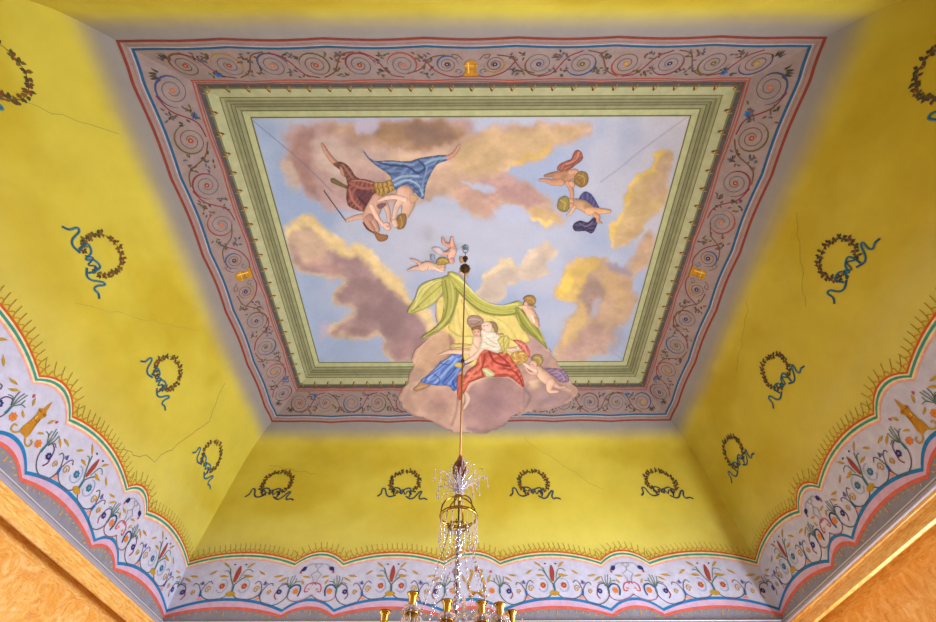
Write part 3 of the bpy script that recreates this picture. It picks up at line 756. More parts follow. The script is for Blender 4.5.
cl([(392,150),(420,154),(448,150),(452,160),(438,176),(430,192),(404,200),(390,180)], (212,176,142), 5, .85)
# long tan cloud across the top
cl([(446,148),(469,134),(500,127),(530,123),(560,121),(588,122),(594,130),(582,138),(560,146),(546,152),(538,160),(522,165),(506,172),(515,178),(534,186),(548,196),(558,212),(566,220),(548,225),(532,219),(520,210),(504,208),(492,212),(484,221),(470,213),(456,201),(442,194),(428,196),(436,180),(444,164)], (198,160,136), 5)
cl([(456,150),(480,136),(510,130),(545,126),(584,125),(578,136),(548,147),(534,157),(516,162),(500,170),(476,172),(452,172)], (206,170,122), 5, .9)
cl([(540,148),(552,144),(544,153),(534,162),(518,166),(506,172),(512,163),(528,156)], (220,178,92), 2.5, .85)
cl([(478,180),(500,174),(520,180),(536,190),(546,202),(530,206),(506,200),(486,196)], (184,140,138), 5, .85)
cl([(460,186),(476,190),(490,198),(500,206),(486,216),(472,208),(458,198)], (198,154,138), 4, .8)
cl([(526,206),(540,208),(556,215),(562,220),(548,224),(534,219)], (206,168,112), 2.5, .9)
cl([(530,215),(541,221),(552,223),(546,226),(534,221)], (232,196,96), 1.5, .9)
cl([(464,182),(478,182),(494,186),(492,192),(476,189)], (178,186,214), 2.5, .9)
cl([(494,208),(512,205),(526,210),(530,218),(515,222),(500,217)], (182,188,216), 3, .9)
# big dark cloud on the left
cl([(283,240),(285,228),(292,220),(306,215),(318,219),(326,228),(338,236),(345,245),(357,242),(370,245),(379,258),(388,268),(398,274),(408,288),(412,302),(430,312),(436,330),(425,350),(412,360),(392,360),(384,350),(382,337),(366,341),(345,336),(330,338),(327,331),(342,317),(352,311),(332,299),(337,291),(347,281),(330,276),(314,276),(300,268),(290,258)], (228,196,134), 3.5)
cl([(286,244),(292,232),(304,228),(316,234),(330,247),(345,255),(358,254),(370,262),(380,274),(390,288),(402,298),(412,312),(428,324),(426,345),(412,359),(393,359),(385,349),(382,335),(366,339),(345,335),(331,337),(330,331),(344,318),(354,311),(334,299),(340,291),(349,281),(331,275),(314,275),(300,266),(290,257)], (164,130,132), 5)
cl([(290,236),(302,228),(316,234),(328,250),(320,262),(302,260),(292,250)], (200,166,136), 6, .85)
cl([(312,256),(330,262),(345,268),(340,275),(324,272)], (188,142,138), 4, .6)
cl([(352,280),(368,276),(386,292),(400,310),(410,330),(398,346),(384,332),(368,330),(352,330),(358,310)], (148,116,118), 6, .8)
cl([(392,352),(402,340),(420,336),(428,350),(412,360),(396,360)], (164,122,124), 4, .7)
cl([(318,326),(326,322),(328,336),(320,338)], (200,172,190), 4, .6)
cl([(276,262),(288,266),(298,274),(290,284),(280,276)], (172,176,212), 5, .5)
# pale cloud in the middle right
cl([(478,304),(478,284),(492,264),(507,259),(522,264),(527,252),(540,246),(550,240),(556,250),(554,260),(542,266),(550,272),(534,277),(520,280),(506,290),(496,301)], (214,190,166), 2.5)
cl([(480,296),(492,272),(506,266),(520,272),(534,262),(548,252),(544,266),(526,276),(508,284),(496,296)], (200,178,166), 4, .7)
cl([(484,275),(496,263),(508,260),(518,266),(506,268),(494,272)], (228,204,152), 2.5, .7)
# cloud on the right
cl([(560,276),(565,262),(580,256),(600,256),(614,266),(627,270),(634,256),(641,240),(652,232),(658,240),(654,254),(642,270),(630,286),(636,302),(630,318),(618,332),(608,346),(590,358),(566,362),(549,362),(555,342),(566,320),(575,307),(562,300),(556,291)], (196,160,128), 4)
cl([(560,278),(566,263),(580,257),(598,258),(600,268),(588,276),(582,290),(578,302),(566,300),(557,291)], (214,176,88), 3, .95)
cl([(557,292),(560,280),(566,270),(570,284),(566,296)], (232,194,70), 2.5, .9)
cl([(560,340),(568,322),(578,308),(584,300),(584,320),(576,336),(566,350)], (216,178,112), 3, .85)
cl([(580,290),(592,280),(604,284),(604,300),(596,316),(586,310)], (158,128,120), 5, .85)
cl([(564,345),(584,330),(604,326),(612,338),(600,350),(580,358),(562,360)], (182,144,134), 5, .9)
cl([(594,302),(600,298),(598,312),(592,318)], (176,168,186), 3, .8)
cl([(612,264),(624,268),(632,276),(620,276),(606,268)], (146,140,160), 3, .7)
cl([(600,270),(616,280),(626,292),(622,310),(612,300),(604,286)], (206,166,112), 4, .7)
cl([(612,326),(624,334),(618,346),(608,350)], (160,140,146), 5, .5)
# yellow cloud at the upper right
cl([(669,147),(672,154),(667,172),(668,196),(660,208),(650,222),(640,232),(628,244),(616,251),(610,240),(612,226),(620,214),(627,208),(626,194),(629,186),(639,174),(652,166),(657,156)], (200,166,112), 3.5)
cl([(666,148),(661,160),(652,170),(640,178),(632,188),(630,202),(624,216),(616,228),(614,246),(610,238),(612,224),(624,208),(627,190),(638,174),(652,164),(658,152)], (226,186,74), 2.5, .95)
cl([(668,154),(667,180),(660,200),(650,190),(656,170)], (188,152,134), 4, .6)
cl([(618,244),(622,232),(634,222),(642,226),(630,240)], (196,158,116), 3, .5)
sky.line([(249,117),(300,160),(332,191)], .9, (120,112,132), .8, .4); sky.line([(688,116),(640,151),(622,166),(600,182)], .8, (128,122,140), .7, .4); sky.line([(316,363),(342,337)], .6, (150,150,178), .7, .4); sky.line([(624,361),(604,345)], .6, (150,150,172), .7, .4)
isc = np.clip((sky.rgb[:, 0]-sky.rgb[:, 2]+.12)/.3, 0, 1)          # how much cloud lies at each point
B1 = fbm(sky.X/17+4, sky.Y/13+1, 5); B2 = fbm(sky.X/6+40, sky.Y/5+7, 3)
k_ = (isc*(.75*(B1-.5)+.25*(B2-.5)))[:, None]
sky.rgb = sky.rgb*(1+.62*k_) + isc[:, None]*np.clip(B1-.56, 0, 1)[:, None]*lin((226, 196, 160))*.25
sky.rgb *= (1 + .10*(N2-.5))[:, None]
inside = (np.abs(sky.gx-CX) < HW-D0+.001) & (np.abs(sky.gy-CY) < HL-D0+.001)
skyo = sky.build('painted_sky', None, M_SKY)
tag(skyo, 'blue sky with rosy and yellow clouds painted on the middle of the ceiling', 'painted sky')

# ---- figures
def tf(ox, oy, s): return lambda *p: [(ox+p[i]/s, oy+p[i+1]/s) for i in range(0, len(p), 2)]
def fig(name, cv, label, cat, parent=None):
    cv.rgb *= (1 + .22*(fbm(cv.X/2.6, cv.Y/4.5+3, 3)-.5) + .14*(fbm(cv.X/7+8, cv.Y/7, 2)-.5))[:, None]
    o = cv.build(name, parent)
    if parent is None: tag(o, label, cat)
    return o
FL = (208,166,146)
T = tf(300, 130, 5.183)
c = canvas_px(318, 140, 396, 243, .0062, .012)
c.limb(T, [(116, 72), (135, 108), (165, 150), (195, 178)], [7, 12, 13, 14], (190, 138, 112))
c.poly(T(172,175,205,163,240,175,268,205,290,240,330,262,300,280,250,278,240,245,225,237,212,212,198,198), (124,74,62), fold=(60, 2.6, 0.25), rim=2)
c.line(T(225,180,250,215,275,250), 1.6, (160,110,90))
c.poly(T(208,190,222,200,232,238,214,228), (196,144,116), rim=1)
c.poly(T(255,264,300,250,385,268,388,310,412,330,402,352,378,378,352,412,320,420,268,402,246,380,242,330), (134,74,70), fold=(20, 3.2, 0.38), rim=2.5)
c.poly(T(290,305,345,310,400,335,370,375,335,395,305,360), (98,56,66), .8, .85)
c.line(T(258,312,272,360,322,412), 2.2, (188,112,90)); c.line(T(262,274,320,300,385,298), 2.4, (176,96,76)); c.line(T(270,262,320,262,378,276), 1.4, (186,120,96)); c.line(T(300,345,330,372,350,392), 1.2, (60,36,50), .8)
c.limb(T, [(345, 446), (290, 452), (243, 468)], [17, 13, 9], (210, 158, 136))
c.limb(T, [(405, 358), (382, 410), (362, 455), (392, 512)], [34, 40, 36, 24], (206, 156, 134)); c.limb(T, [(362, 452), (350, 470), (380, 515)], [20, 18, 12], (190, 136, 116)); c.limb(T, [(440, 378), (458, 420), (462, 470)], [15, 13, 10], (212, 164, 140))
c.limb(T, [(372, 392), (402, 452), (444, 506)], [13, 12, 8], (228, 184, 160))
c.poly(T(400,386,440,374,446,390,412,408), (126,88,104), rim=1); c.limb(T, [(450, 494), (458, 506)], [19, 16], (226, 172, 152))
c.line(T(448,495,460,500), .7, (110,60,50)); c.line(T(330,480,350,510,390,535), 1.6, (116,62,48), alpha=True)
c.poly(T(385,522,420,538,455,543,452,566,425,577,400,567), (162,108,62), fold=(30, 1.6, 0.14), rim=2)
c.poly(T(160,250,177,248,247,290,242,304,163,270), (124,104,56), rim=1.5, smooth=False); c.line(T(125,312,180,390,238,468), .9, (112,72,60), alpha=True)
c.poly(T(385,275,430,270,477,257,502,298,470,320,420,340,393,320), (176,134,52), fold=(10, 2.2, 0.35), rim=2)
for q in ((400,285,415,325),(425,280,440,330),(450,272,465,318),(398,300,490,282)): c.line(T(*q), .8, (112,76,34))
for q in ((410,296),(436,292),(458,288),(425,312),(452,306),(476,296)): c.blob(*T(*q)[0], 1.3, 1.0, (214,176,88), .9)
fig('painted_figure', c, 'painted man in maroon tunic and gold sash holding a staff at upper left', 'painted figure')
c = canvas_px(360, 140, 464, 232, .0062, .014)
c.poly(T(325,100,358,138,395,160,470,157,560,163,612,147,652,140,720,130,772,134,768,154,718,172,692,202,672,242,652,292,642,354,618,345,590,322,540,320,500,312,484,290,478,262,468,238,438,212,398,185,352,144), (86,110,156), fold=(65, 3.4, 0.4), rim=2.5)
for q, cc, w in (((480,262,540,238,612,238),(150,174,204),2.2),((492,282,560,258,620,290,636,335),(154,178,208),2),((500,298,560,276,600,300,625,330),(60,78,128),1.2),((410,172,480,182,560,190,610,222,645,200),(48,62,112),2),
                 ((430,165,520,170,590,180),(132,152,192),1.5),((615,155,648,195,640,262),(54,68,118),1.8),((650,172,700,150,762,143),(140,166,196),2.4),((660,190,640,262,636,320),(122,148,186),1.6),((470,215,520,212,570,232),(116,134,180),1.4),((580,245,610,260,630,300),(92,116,164),1.2),((345,128,400,170,460,190),(112,128,170),1.2)): c.line(T(*q), w, cc)
c.limb(T, [(768, 142), (800, 122), (820, 92), (827, 76)], [11, 10, 9, 5], (198, 138, 116))
c.limb(T, [(545, 330), (562, 380), (548, 436)], [46, 36, 22], (214, 168, 144)); c.limb(T, [(525, 360), (500, 400), (488, 455)], [18, 15, 11], (222, 178, 154))
c.poly(T(570,330,612,345,598,372,572,378), (206,160,120), rim=1.5)
c.limb(T, [(545, 358), (500, 346), (450, 350), (408, 366)], [15, 13, 12, 8], (228, 186, 164))
c.poly(T(508,442,548,432,552,478,536,508,508,512,500,490), (154,112,52), fold=(30, 1.6, 0.14), rim=2.2); c.line(T(520,445,530,480,520,505), .9, (196,156,84))
c.limb(T, [(490, 474), (495, 490)], [16, 14], (226, 178, 156))
fig('painted_figure', c, 'painted figure in swirling blue drapery flying beside the man in maroon', 'painted figure')
T = tf(530, 145, 6.911)
c = canvas_px(536, 147, 590, 204, .0055, .012)
c.poly(T(318,33,352,45,364,95,322,132,290,158,240,177,188,172,200,135,250,108,284,95,298,60), (162,90,72), fold=(40, 2.6, 0.3), rim=2)
c.line(T(335,50,318,100,250,130), 1.8, (200,128,100)); c.line(T(345,80,300,125,240,150), 1.2, (120,60,54))
c.limb(T, [(185, 200), (145, 204), (104, 212)], [21, 16, 9], (166, 114, 84)); c.limb(T, [(190, 218), (240, 214), (295, 202)], [34, 40, 34], (182, 128, 94)); c.limb(T, [(215, 255), (155, 256), (112, 243), (68, 240)], [27, 22, 15, 9], (192, 138, 102)); c.limb(T, [(280, 185), (318, 180), (318, 215)], [17, 15, 12], (200, 146, 108))
c.blob(*T(232,215)[0], 6, 4, (136,100,60), .6)
c.limb(T, [(262, 262), (286, 312), (290, 362)], [18, 16, 13], (196, 138, 104)); c.limb(T, [(288, 262), (296, 275)], [18, 16], (204, 148, 114))
c.poly(T(310,205,345,180,390,190,404,232,390,275,350,292,315,270,302,238), (150,112,50), fold=(30, 1.6, 0.14), rim=2.4); c.line(T(330,205,370,220,375,260), 1, (190,154,84)); c.line(T(320,230,350,250,350,280), .9, (110,80,36))
fig('painted_cherub', c, 'painted cherub with salmon drape, the upper of the two at the upper right', 'painted cherub')
c = canvas_px(554, 188, 614, 236, .0055, .014)
c.poly(T(338,378,372,322,422,338,468,410,474,437,430,432,400,388), (78,76,132), fold=(20, 2.6, 0.3), rim=2)
c.poly(T(298,548,345,520,400,532,440,498,464,538,428,608,380,592,308,592), (70,60,98), fold=(70, 2.6, 0.35), rim=2.5); c.line(T(340,540,390,560,430,530), 1.5, (112,98,140)); c.line(T(330,575,380,572,420,590), 1, (48,40,70))
c.limb(T, [(318, 400), (368, 418), (412, 448)], [32, 40, 36], (192, 146, 106)); c.limb(T, [(405, 452), (475, 455), (548, 455)], [30, 23, 13], (212, 158, 112)); c.limb(T, [(305, 425), (285, 460), (258, 486)], [15, 12, 8], (216, 168, 128))
c.limb(T, [(450, 480), (470, 496), (468, 524), (492, 536)], [19, 15, 11, 7], (196, 140, 98)); c.blob(*T(392,420)[0], 5, 4, (146,124,84), .7)
c.limb(T, [(282, 388), (280, 412)], [24, 22], (212, 150, 116)); c.line(T(275,398,292,400), .7, (96,60,40))
c.poly(T(190,400,205,365,245,350,270,375,272,430,250,460,210,455,188,430), (152,130,58), fold=(30, 1.6, 0.14), rim=2.4); c.line(T(210,380,240,400,235,440), 1, (192,172,100))
fig('painted_cherub', c, 'painted cherub with violet cloth, the lower of the two at the upper right', 'painted cherub')

# ---- the cloud that spills over the frame, with canopy glow
c = canvas_px(396, 296, 580, 434, .0078, .017)
c.poly([(441,296),(462,296),(480,308),(500,314),(520,314),(534,330),(546,344),(560,366),(572,380),(577,392),(567,403),(549,409),(530,412),(512,416),(502,425),(488,431),(470,432),(452,430),(434,423),(422,415),(410,413),(401,404),(401,392),(410,380),(413,366),(412,355),(423,342),(436,331),(436,312)], (192,150,132), .8, warp=(3.0,6,3))
c.poly([(438,298),(462,298),(482,310),(505,316),(522,316),(534,332),(526,346),(505,362),(470,365),(450,345),(440,330)], (232,204,108), 2.5)
c.blob(478,322,22,14,(246,218,122),.8); c.blob(446,318,9,16,(240,208,104),.8); c.blob(508,340,12,10,(222,196,96),.8)
w = (3, 9, 7)
c.poly([(414,362),(422,344),(436,332),(446,332),(453,340),(450,352),(436,362),(426,378),(414,382)], (204,160,126), 3, warp=w)
c.poly([(448,333),(455,340),(452,348)], (184,132,116), 1.5)
c.poly([(412,368),(424,372),(420,384),(408,388)], (190,150,130), 2, warp=w)
c.poly([(522,338),(532,332),(544,340),(549,352),(548,368),(536,372),(526,358)], (186,146,138), 3, warp=w); c.blob(537,346,9,9,(168,132,132),.8)
c.poly([(402,396),(414,384),(430,380),(448,384),(458,398),(458,414),(452,428),(434,421),(420,414),(408,410)], (196,152,132), 3, warp=w); c.blob(440,402,17,15,(178,134,124),.9); c.blob(415,396,10,8,(208,166,140),.7)
c.poly([(464,398),(470,384),(486,376),(504,374),(518,380),(525,392),(522,408),(508,420),(494,430),(472,430),(462,416)], (172,130,126), 3, warp=w); c.blob(492,402,24,20,(152,114,118),.95); c.blob(480,380,12,6,(206,164,140),.7, -20); c.blob(470,424,12,7,(190,146,136),.6)
c.poly([(524,384),(540,380),(562,388),(572,394),(562,402),(540,408),(526,404)], (176,138,132), 3, warp=w); c.blob(548,399,18,8,(156,124,128),.9); c.blob(534,384,10,7,(222,180,138),.9); c.blob(567,382,8,11,(212,166,150),.8); c.blob(556,374,10,8,(168,132,128),.6)
c.poly([(459,384),(465,380),(464,402),(458,422),(452,420)], (206,158,130), 2, .7); c.blob(520,360,8,14,(150,120,92),.7,30)
c.line([(402,398),(410,384),(428,380)], 2, (222,184,156), .5, 2); c.line([(466,392),(474,380),(496,374),(514,377)], 2.4, (222,178,146), .8, 1.5); c.line([(524,412),(524,392),(528,384)], 2, (140,104,106), .5, 2)
for q, cc, w in (([(412,388),(424,378),(440,379),(452,386),(459,396)],(226,186,156),1.8),([(404,410),(420,418),(438,424),(452,432)],(150,114,112),2.2),([(462,400),(466,388),(476,380),(492,375),(508,376),(520,384)],(228,184,154),2.0),
    ([(468,428),(486,431),(504,424),(520,412)],(146,112,114),2.2),([(524,388),(530,396),(526,406)],(142,106,106),1.6),([(530,382),(542,380),(558,386),(570,390)],(226,182,150),1.5),([(534,410),(556,406),(570,396)],(154,118,118),1.8),([(458,398),(456,412),(452,424)],(142,106,104),1.4),
    ([(414,362),(420,348),(432,336),(446,332)],(222,178,146),1.6),([(452,342),(448,356),(436,366)],(158,116,98),1.6),([(528,336),(540,338),(548,350)],(214,170,148),1.4),([(530,356),(540,366),(550,368)],(150,114,112),1.8)): c.line(q, w*1.5, cc, .75, 1.6)
n = fbm(c.X/7, c.Y/7+4, 4); c.rgb *= (1+.16*(n-.5))[:, None]; n = fbm(c.X/12+7, c.Y/9, 4); c.rgb *= (1+.55*(n-.5))[:, None]
cloud = c.build('painted_cloud', None, M_FIG); tag(cloud, 'rosy painted cloud bank spilling over the green frame below the seated women', 'painted cloud')

# ---- green canopy
T = tf(400, 230, 3.11)
c = canvas_px(406, 266, 550, 352, .0062, .021)
c.poly(T(176,190,232,238,290,262,350,258,378,300,404,340,372,352,335,335,300,330,262,345,225,330,190,330,165,318,150,300,165,260), (226,202,104), rim=2)
for q in ((190,215,215,270,225,320),(205,225,250,270,275,320),(240,250,290,280,320,325),(280,265,330,290,365,340),(180,240,185,290,195,325)): c.line(T(*q), 1.0, (196,166,74), .6)
for q in ((196,220,235,270,250,320),(260,262,310,285,345,330),(172,262,175,300,182,320)): c.line(T(*q), 1.3, (240,224,146), .6)
c.poly(T(138,148,98,154,62,172,46,212,24,250,34,258,62,250,100,232,128,204,142,178), (196,186,86), rim=2.2)
for q, cc, w in (((130,155,80,180,40,245),(222,212,130),1.6),((136,162,100,195,50,240),(142,140,52),.9),((132,156,105,168,70,205),(150,146,60),.8),((138,175,110,212,70,240),(214,206,118),1.2),((100,158,65,180,50,215),(232,224,150),1.0),((60,235,36,250),(120,122,44),.9)): c.line(T(*q), w, cc)
c.poly(T(130,150,168,144,184,192,170,250,152,288,112,318,66,336,76,324,110,300,130,270,136,220), (172,166,66), rim=2.2)
for q, cc, w in (((140,155,148,210,138,270,105,308),(124,128,42),1.3),((158,152,166,210,154,262,120,304),(206,198,104),1.6),((148,152,155,220,145,275),(188,182,86),1.0),((172,165,176,210,162,262,140,295),(132,134,46),1.0),((128,290,100,315,76,330),(200,190,98),1.1),((134,200,138,240),(216,208,120),1.0),((110,312,80,328),(112,118,40),.8)): c.line(T(*q), w, cc)
c.poly(T(150,130,186,138,232,194,270,222,320,232,370,218,384,240,372,254,340,264,282,264,230,242,196,204,176,186,160,160), (188,182,72), rim=2.2)
for q, cc, w in (((160,135,200,165,245,208,300,232,365,228),(226,214,118),2.0),((160,142,205,190,250,226,310,246,370,240),(170,166,62),1.4),((172,178,215,222,265,254,330,262,374,252),(118,124,40),1.4),((185,180,235,228,290,252,350,252),(150,150,56),1.0),((178,142,215,178,262,216),(240,230,150),.9),((225,222,275,250,330,256),(196,190,90),1.0)): c.line(T(*q), w, cc)
c.poly(T(362,236,396,262,424,292,446,330,457,368,440,352,402,322,376,300,360,262), (156,154,56), rim=1.8)
for q, cc, w in (((370,245,400,290,440,340),(196,188,88),1.3),((378,248,412,285,446,335),(120,124,40),1.1),((366,255,385,295,425,332),(114,118,38),1.0),((400,268,430,302,450,345),(206,196,92),1.0),((364,262,372,290),(190,182,80),.9)): c.line(T(*q), w, cc)
c.al[:] = c.al
o = fig('painted_canopy', c, 'green and yellow painted cloth canopy held up by cherubs over the seated women', 'painted drapery')

# ---- cherubs holding the canopy
T = tf(400, 230, 8.75)
c = canvas_px(404, 254, 452, 276, .005, .025)
c.poly(T(270,212,298,205,310,265,276,262), (150,164,190), rim=1.5); c.limb(T, [(205, 332), (140, 326), (78, 346)], [24, 17, 9], (218, 170, 146)); c.limb(T, [(185, 305), (155, 272), (100, 248)], [20, 15, 8], (204, 156, 138))
c.limb(T, [(312, 318), (245, 306), (195, 318)], [30, 38, 30], (224, 180, 152)); c.limb(T, [(300, 318), (345, 345), (384, 357)], [16, 13, 9], (230, 188, 162)); c.line(T(240,345,250,310), .7, (150,140,110))
c.limb(T, [(368, 308), (374, 326)], [32, 24], (222, 168, 148)); c.line(T(352,318,364,320), .6, (110,70,50)); c.line(T(385,318,394,318), .6, (110,70,50))
c.poly(T(318,285,345,236,405,236,434,280,400,296,345,305), (170,138,52), fold=(30, 1.6, 0.14), rim=1.8); c.line(T(345,262,385,252,415,272), 1, (206,176,92))
fig('painted_cherub', c, 'painted cherub lying along the left end of the green canopy', 'painted cherub')
c = canvas_px(430, 234, 458, 266, .005, .024)
c.poly(T(280,150,350,148,392,200,350,214,310,190), (206,186,196), rim=1.5)
c.limb(T, [(430, 128), (388, 108), (376, 66)], [20, 15, 9], (214, 150, 124)); c.limb(T, [(470, 155), (456, 105), (457, 60)], [24, 18, 10], (220, 158, 132)); c.limb(T, [(470, 165), (435, 192), (380, 200)], [28, 26, 12], (222, 168, 146)); c.limb(T, [(465, 180), (450, 225), (452, 258)], [32, 30, 22], (230, 176, 152))
c.limb(T, [(452, 258), (456, 268)], [25, 23], (206, 148, 134)); c.line(T(400,185,440,180), .8, (170,100,80))
fig('painted_cherub', c, 'painted cherub tumbling head down just left of the chandelier hook', 'painted cherub')
c = canvas_px(456, 252, 468, 266, .0045, .023)
c.poly(T(525,232,552,228,562,255,550,280,528,278), (190,140,92), rim=1.5)
fig('painted_cherub', c, 'tiny painted cherub head peeping beside the ball under the chandelier hook', 'painted cherub')
c = canvas_px(456, 262, 474, 280, .0045, .026)
c.poly(T(545,320,575,305,608,330,604,365,575,385,540,372), (176,138,102), rim=1.6); c.limb(T, [(548,362),(568,378)], [24,20], (216,166,140)); c.limb(T, [(560,380),(588,412)], [16,9], (214,164,138)); c.line(T(540,358,548,360), .6, (110,70,50))
fig('painted_cherub', c, 'painted cherub head with brown hair above the right slope of the green canopy', 'painted cherub')
T = tf(480, 260, 6.911)
c = canvas_px(516, 292, 542, 332, .005, .025)
c.limb(T, [(318, 325), (352, 368), (378, 412)], [26, 33, 30], (220, 172, 134)); c.limb(T, [(378, 412), (396, 446)], [24, 16], (210, 160, 122)); c.limb(T, [(320, 318), (275, 318)], [13, 9], (226, 180, 146)); c.limb(T, [(335, 318), (380, 320)], [11, 7], (196, 148, 112)); c.line(T(360,380,372,420), 1.8, (240,226,206)); c.line(T(350,312,382,320), 1.4, (150,130,90), alpha=True)
c.poly(T(300,262,330,240,372,245,386,275,370,305,335,300,315,290), (168,126,54), fold=(30, 1.6, 0.14), rim=2); c.line(T(325,258,355,262,370,285), 1, (204,166,92)); c.poly(T(300,290,322,285,330,308,310,315), (218,164,138), rim=1)
fig('painted_cherub', c, 'painted cherub holding up the right end of the green canopy', 'painted cherub')

# ---- seated woman in blue
T = tf(405, 300, 6.911)
c = canvas_px(410, 312, 488, 392, .0055, .025)
c.poly(T(110,560,180,580,130,608,78,625,58,606,85,585), (180,132,92), rim=1.5); c.line(T(90,600,150,585), 1, (214,166,116))
c.poly(T(330,365,400,375,412,440,400,472,362,512,362,602,335,622,300,588,200,582,108,556,150,518,232,442,242,420,290,402), (84,120,196), fold=(50, 3.0, 0.4), rim=2)
for q, cc, w in (((330,385,260,440,160,540),(150,176,226),2.6),((360,400,300,470,210,565),(146,172,222),2.2),((300,410,230,470,150,530),(52,78,160),1.2),((380,420,330,490,260,570),(48,74,158),1.6),((350,520,330,560,345,600),(44,70,156),2),((240,430,300,440,330,420),(60,88,170),1.2),((385,455,345,520,300,570),(122,156,220),1.8),((200,505,240,540,230,570),(44,72,150),.9)): c.line(T(*q), w, cc)
c.limb(T, [(470, 345), (400, 352), (310, 352), (242, 372)], [22, 18, 14, 8], (226, 182, 152))
c.poly(T(310,310,350,295,450,300,480,330,440,345,330,330), (214,184,112), fold=(80, 2.2, 0.2), rim=1.5); c.line(T(320,318,380,325,460,335), .9, (170,136,70))
c.limb(T, [(505, 262), (502, 315), (480, 365)], [34, 44, 40], (228, 188, 156)); c.line(T(470,290,500,330), 1.4, (200,160,120), .7)
c.poly(T(345,435,375,425,398,440,385,460,350,455), (222,184,60), rim=1); c.line(T(410,440,450,425,500,385), 1.2, (110,110,110), alpha=True)
c.poly(T(428,130,445,105,475,98,520,108,545,138,515,178,470,192,435,168), (168,134,120), rim=1.6); c.line(T(445,130,480,125,520,135), 1.2, (200,170,150)); c.line(T(450,160,490,160,520,140), .9, (124,90,80))
c.poly(T(458,190,500,168,545,172,565,215,545,250,515,240,512,200,475,212), (146,104,56), fold=(30, 1.6, 0.14), rim=1.8)
c.poly(T(468,205,500,195,522,212,518,240,492,250,472,232), (226,170,144), rim=1.4); c.line(T(478,215,488,216), .7, (100,64,48)); c.line(T(502,214,512,214), .7, (100,64,48)); c.line(T(488,236,500,236), .6, (170,80,70))
fig('painted_figure', c, 'painted seated woman in blue skirt and plumed grey helmet at the left of the pair', 'painted figure')
# ---- seated woman in red
T = tf(460, 310, 6.911)
c = canvas_px(456, 316, 528, 412, .0055, .029)
T2 = tf(390, 340, 4.68)
c.poly(T2(345,235,365,240,378,275,352,318,340,315,352,280), (222,182,158), rim=1.5)
c.poly(T2(316,165,345,160,345,225,335,270,318,268,314,215), (196,84,62), fold=(10, 2.6, 0.25), rim=1.8)
c.limb(T, [(165, 225), (145, 280), (95, 322), (40, 352)], [24, 22, 17, 10], (230, 188, 160)); c.limb(T, [(265, 190), (282, 235), (330, 266), (384, 262)], [20, 18, 14, 9], (226, 184, 156))
c.poly(T(190,262,250,288,322,288,372,350,422,430,444,525,402,502,350,460,300,455,200,455,160,460,100,482,62,502,25,570,8,520,48,420,108,370,128,312,150,280), (204,84,60), fold=(60, 3.6, 0.36), rim=2.2)
for q, cc, w in (((200,280,235,345,300,372,345,380),(146,40,38),2.4),((170,300,165,350,150,400,160,440),(150,46,40),1.6),((60,430,90,450,140,440),(232,134,104),2),((30,500,70,450,110,400),(226,130,100),2.4),((260,300,300,330,330,360),(160,44,40),2),((240,400,300,420,380,430),(232,116,84),2.4),((300,395,360,410,400,450),(156,46,40),1.3),((385,420,415,470,432,515),(150,44,42),1.5),((190,330,210,380,250,410),(226,104,76),2),((140,320,140,370,120,410),(232,128,96),1.8),((270,440,330,440,380,470),(168,54,46),1),((330,330,372,390),(224,104,76),1.5)): c.line(T(*q), w, cc)
c.poly(T(153,400,190,396,242,440,185,458,165,432), (206,196,138), rim=1.2); c.line(T(175,410,215,440), 1, (236,230,196)); c.line(T(165,420,180,450), .8, (140,130,80))
c.poly(T(148,128,212,138,252,150,278,180,284,250,262,290,190,268,138,260,148,210), (230,214,192), fold=(80, 2.6, 0.14), rim=2.2); c.line(T(180,180,220,210,255,230), .8, (180,160,130), .8); c.line(T(160,210,200,235,240,245), .8, (176,156,126), .8); c.line(T(250,158,300,160), 1, (180,130,90), alpha=True)
c.poly(T(258,195,320,170,340,200,330,260,305,300,282,250), (206,188,88), fold=(10, 2.6, 0.25), rim=1.5); c.line(T(300,190,305,280), 1, (158,140,56))
c.poly(T(205,72,250,84,264,140,244,148,226,112,198,88), (160,122,92), rim=1.6); c.poly(T(150,88,190,72,218,92,222,128,200,150,165,142,148,115), (230,194,172), rim=1.5); c.line(T(162,104,172,102), .7, (104,70,56)); c.line(T(164,128,174,130), .6, (180,90,80)); c.line(T(182,100,192,100), .6, (110,76,60))
fig('painted_figure', c, 'painted seated woman in pale bodice and bright red skirt at the right of the pair', 'painted figure')
# ---- basket of gold with red cloth, cherub reaching for it
c = canvas_px(504, 334, 532, 366, .005, .025)
c.poly(T(365,202,430,208,478,268,474,322,442,292,402,240), (210,96,82), fold=(20, 2.4, 0.3), rim=1.8); c.line(T(390,215,440,245,460,290), 1.2, (236,150,130)); c.poly(T(340,262,398,243,412,270,350,288), (222,196,180), rim=1.2)
c.poly(T(350,310,372,285,420,278,460,300,466,340,430,368,380,366,352,340), (206,162,62), rim=1.8); c.blob(*T(408,322)[0], 4, 3.4, (214,110,66), .8)
for k in range(9): a = k*.7; c.line([(T(408,322)[0][0]+5*math.cos(a), T(408,322)[0][1]+4*math.sin(a)), (T(408,322)[0][0]+7*math.cos(a+.5), T(408,322)[0][1]+5.4*math.sin(a+.5))], .9, (236,206,110) if k % 2 else (146,100,36))
fig('painted_basket', c, 'painted gold basket wrapped in red cloth between the red skirt and the cherub', 'painted basket')
T = tf(500, 330, 6.911)
c = canvas_px(518, 350, 572, 394, .0055, .025)
c.poly(T(298,266,345,258,425,265,462,300,474,350,412,352,370,312), (146,114,146), fold=(60, 2.6, 0.3), rim=2); c.line(T(380,280,430,300,440,335), 1.4, (182,150,176)); c.line(T(420,280,455,330), 1, (112,84,118))
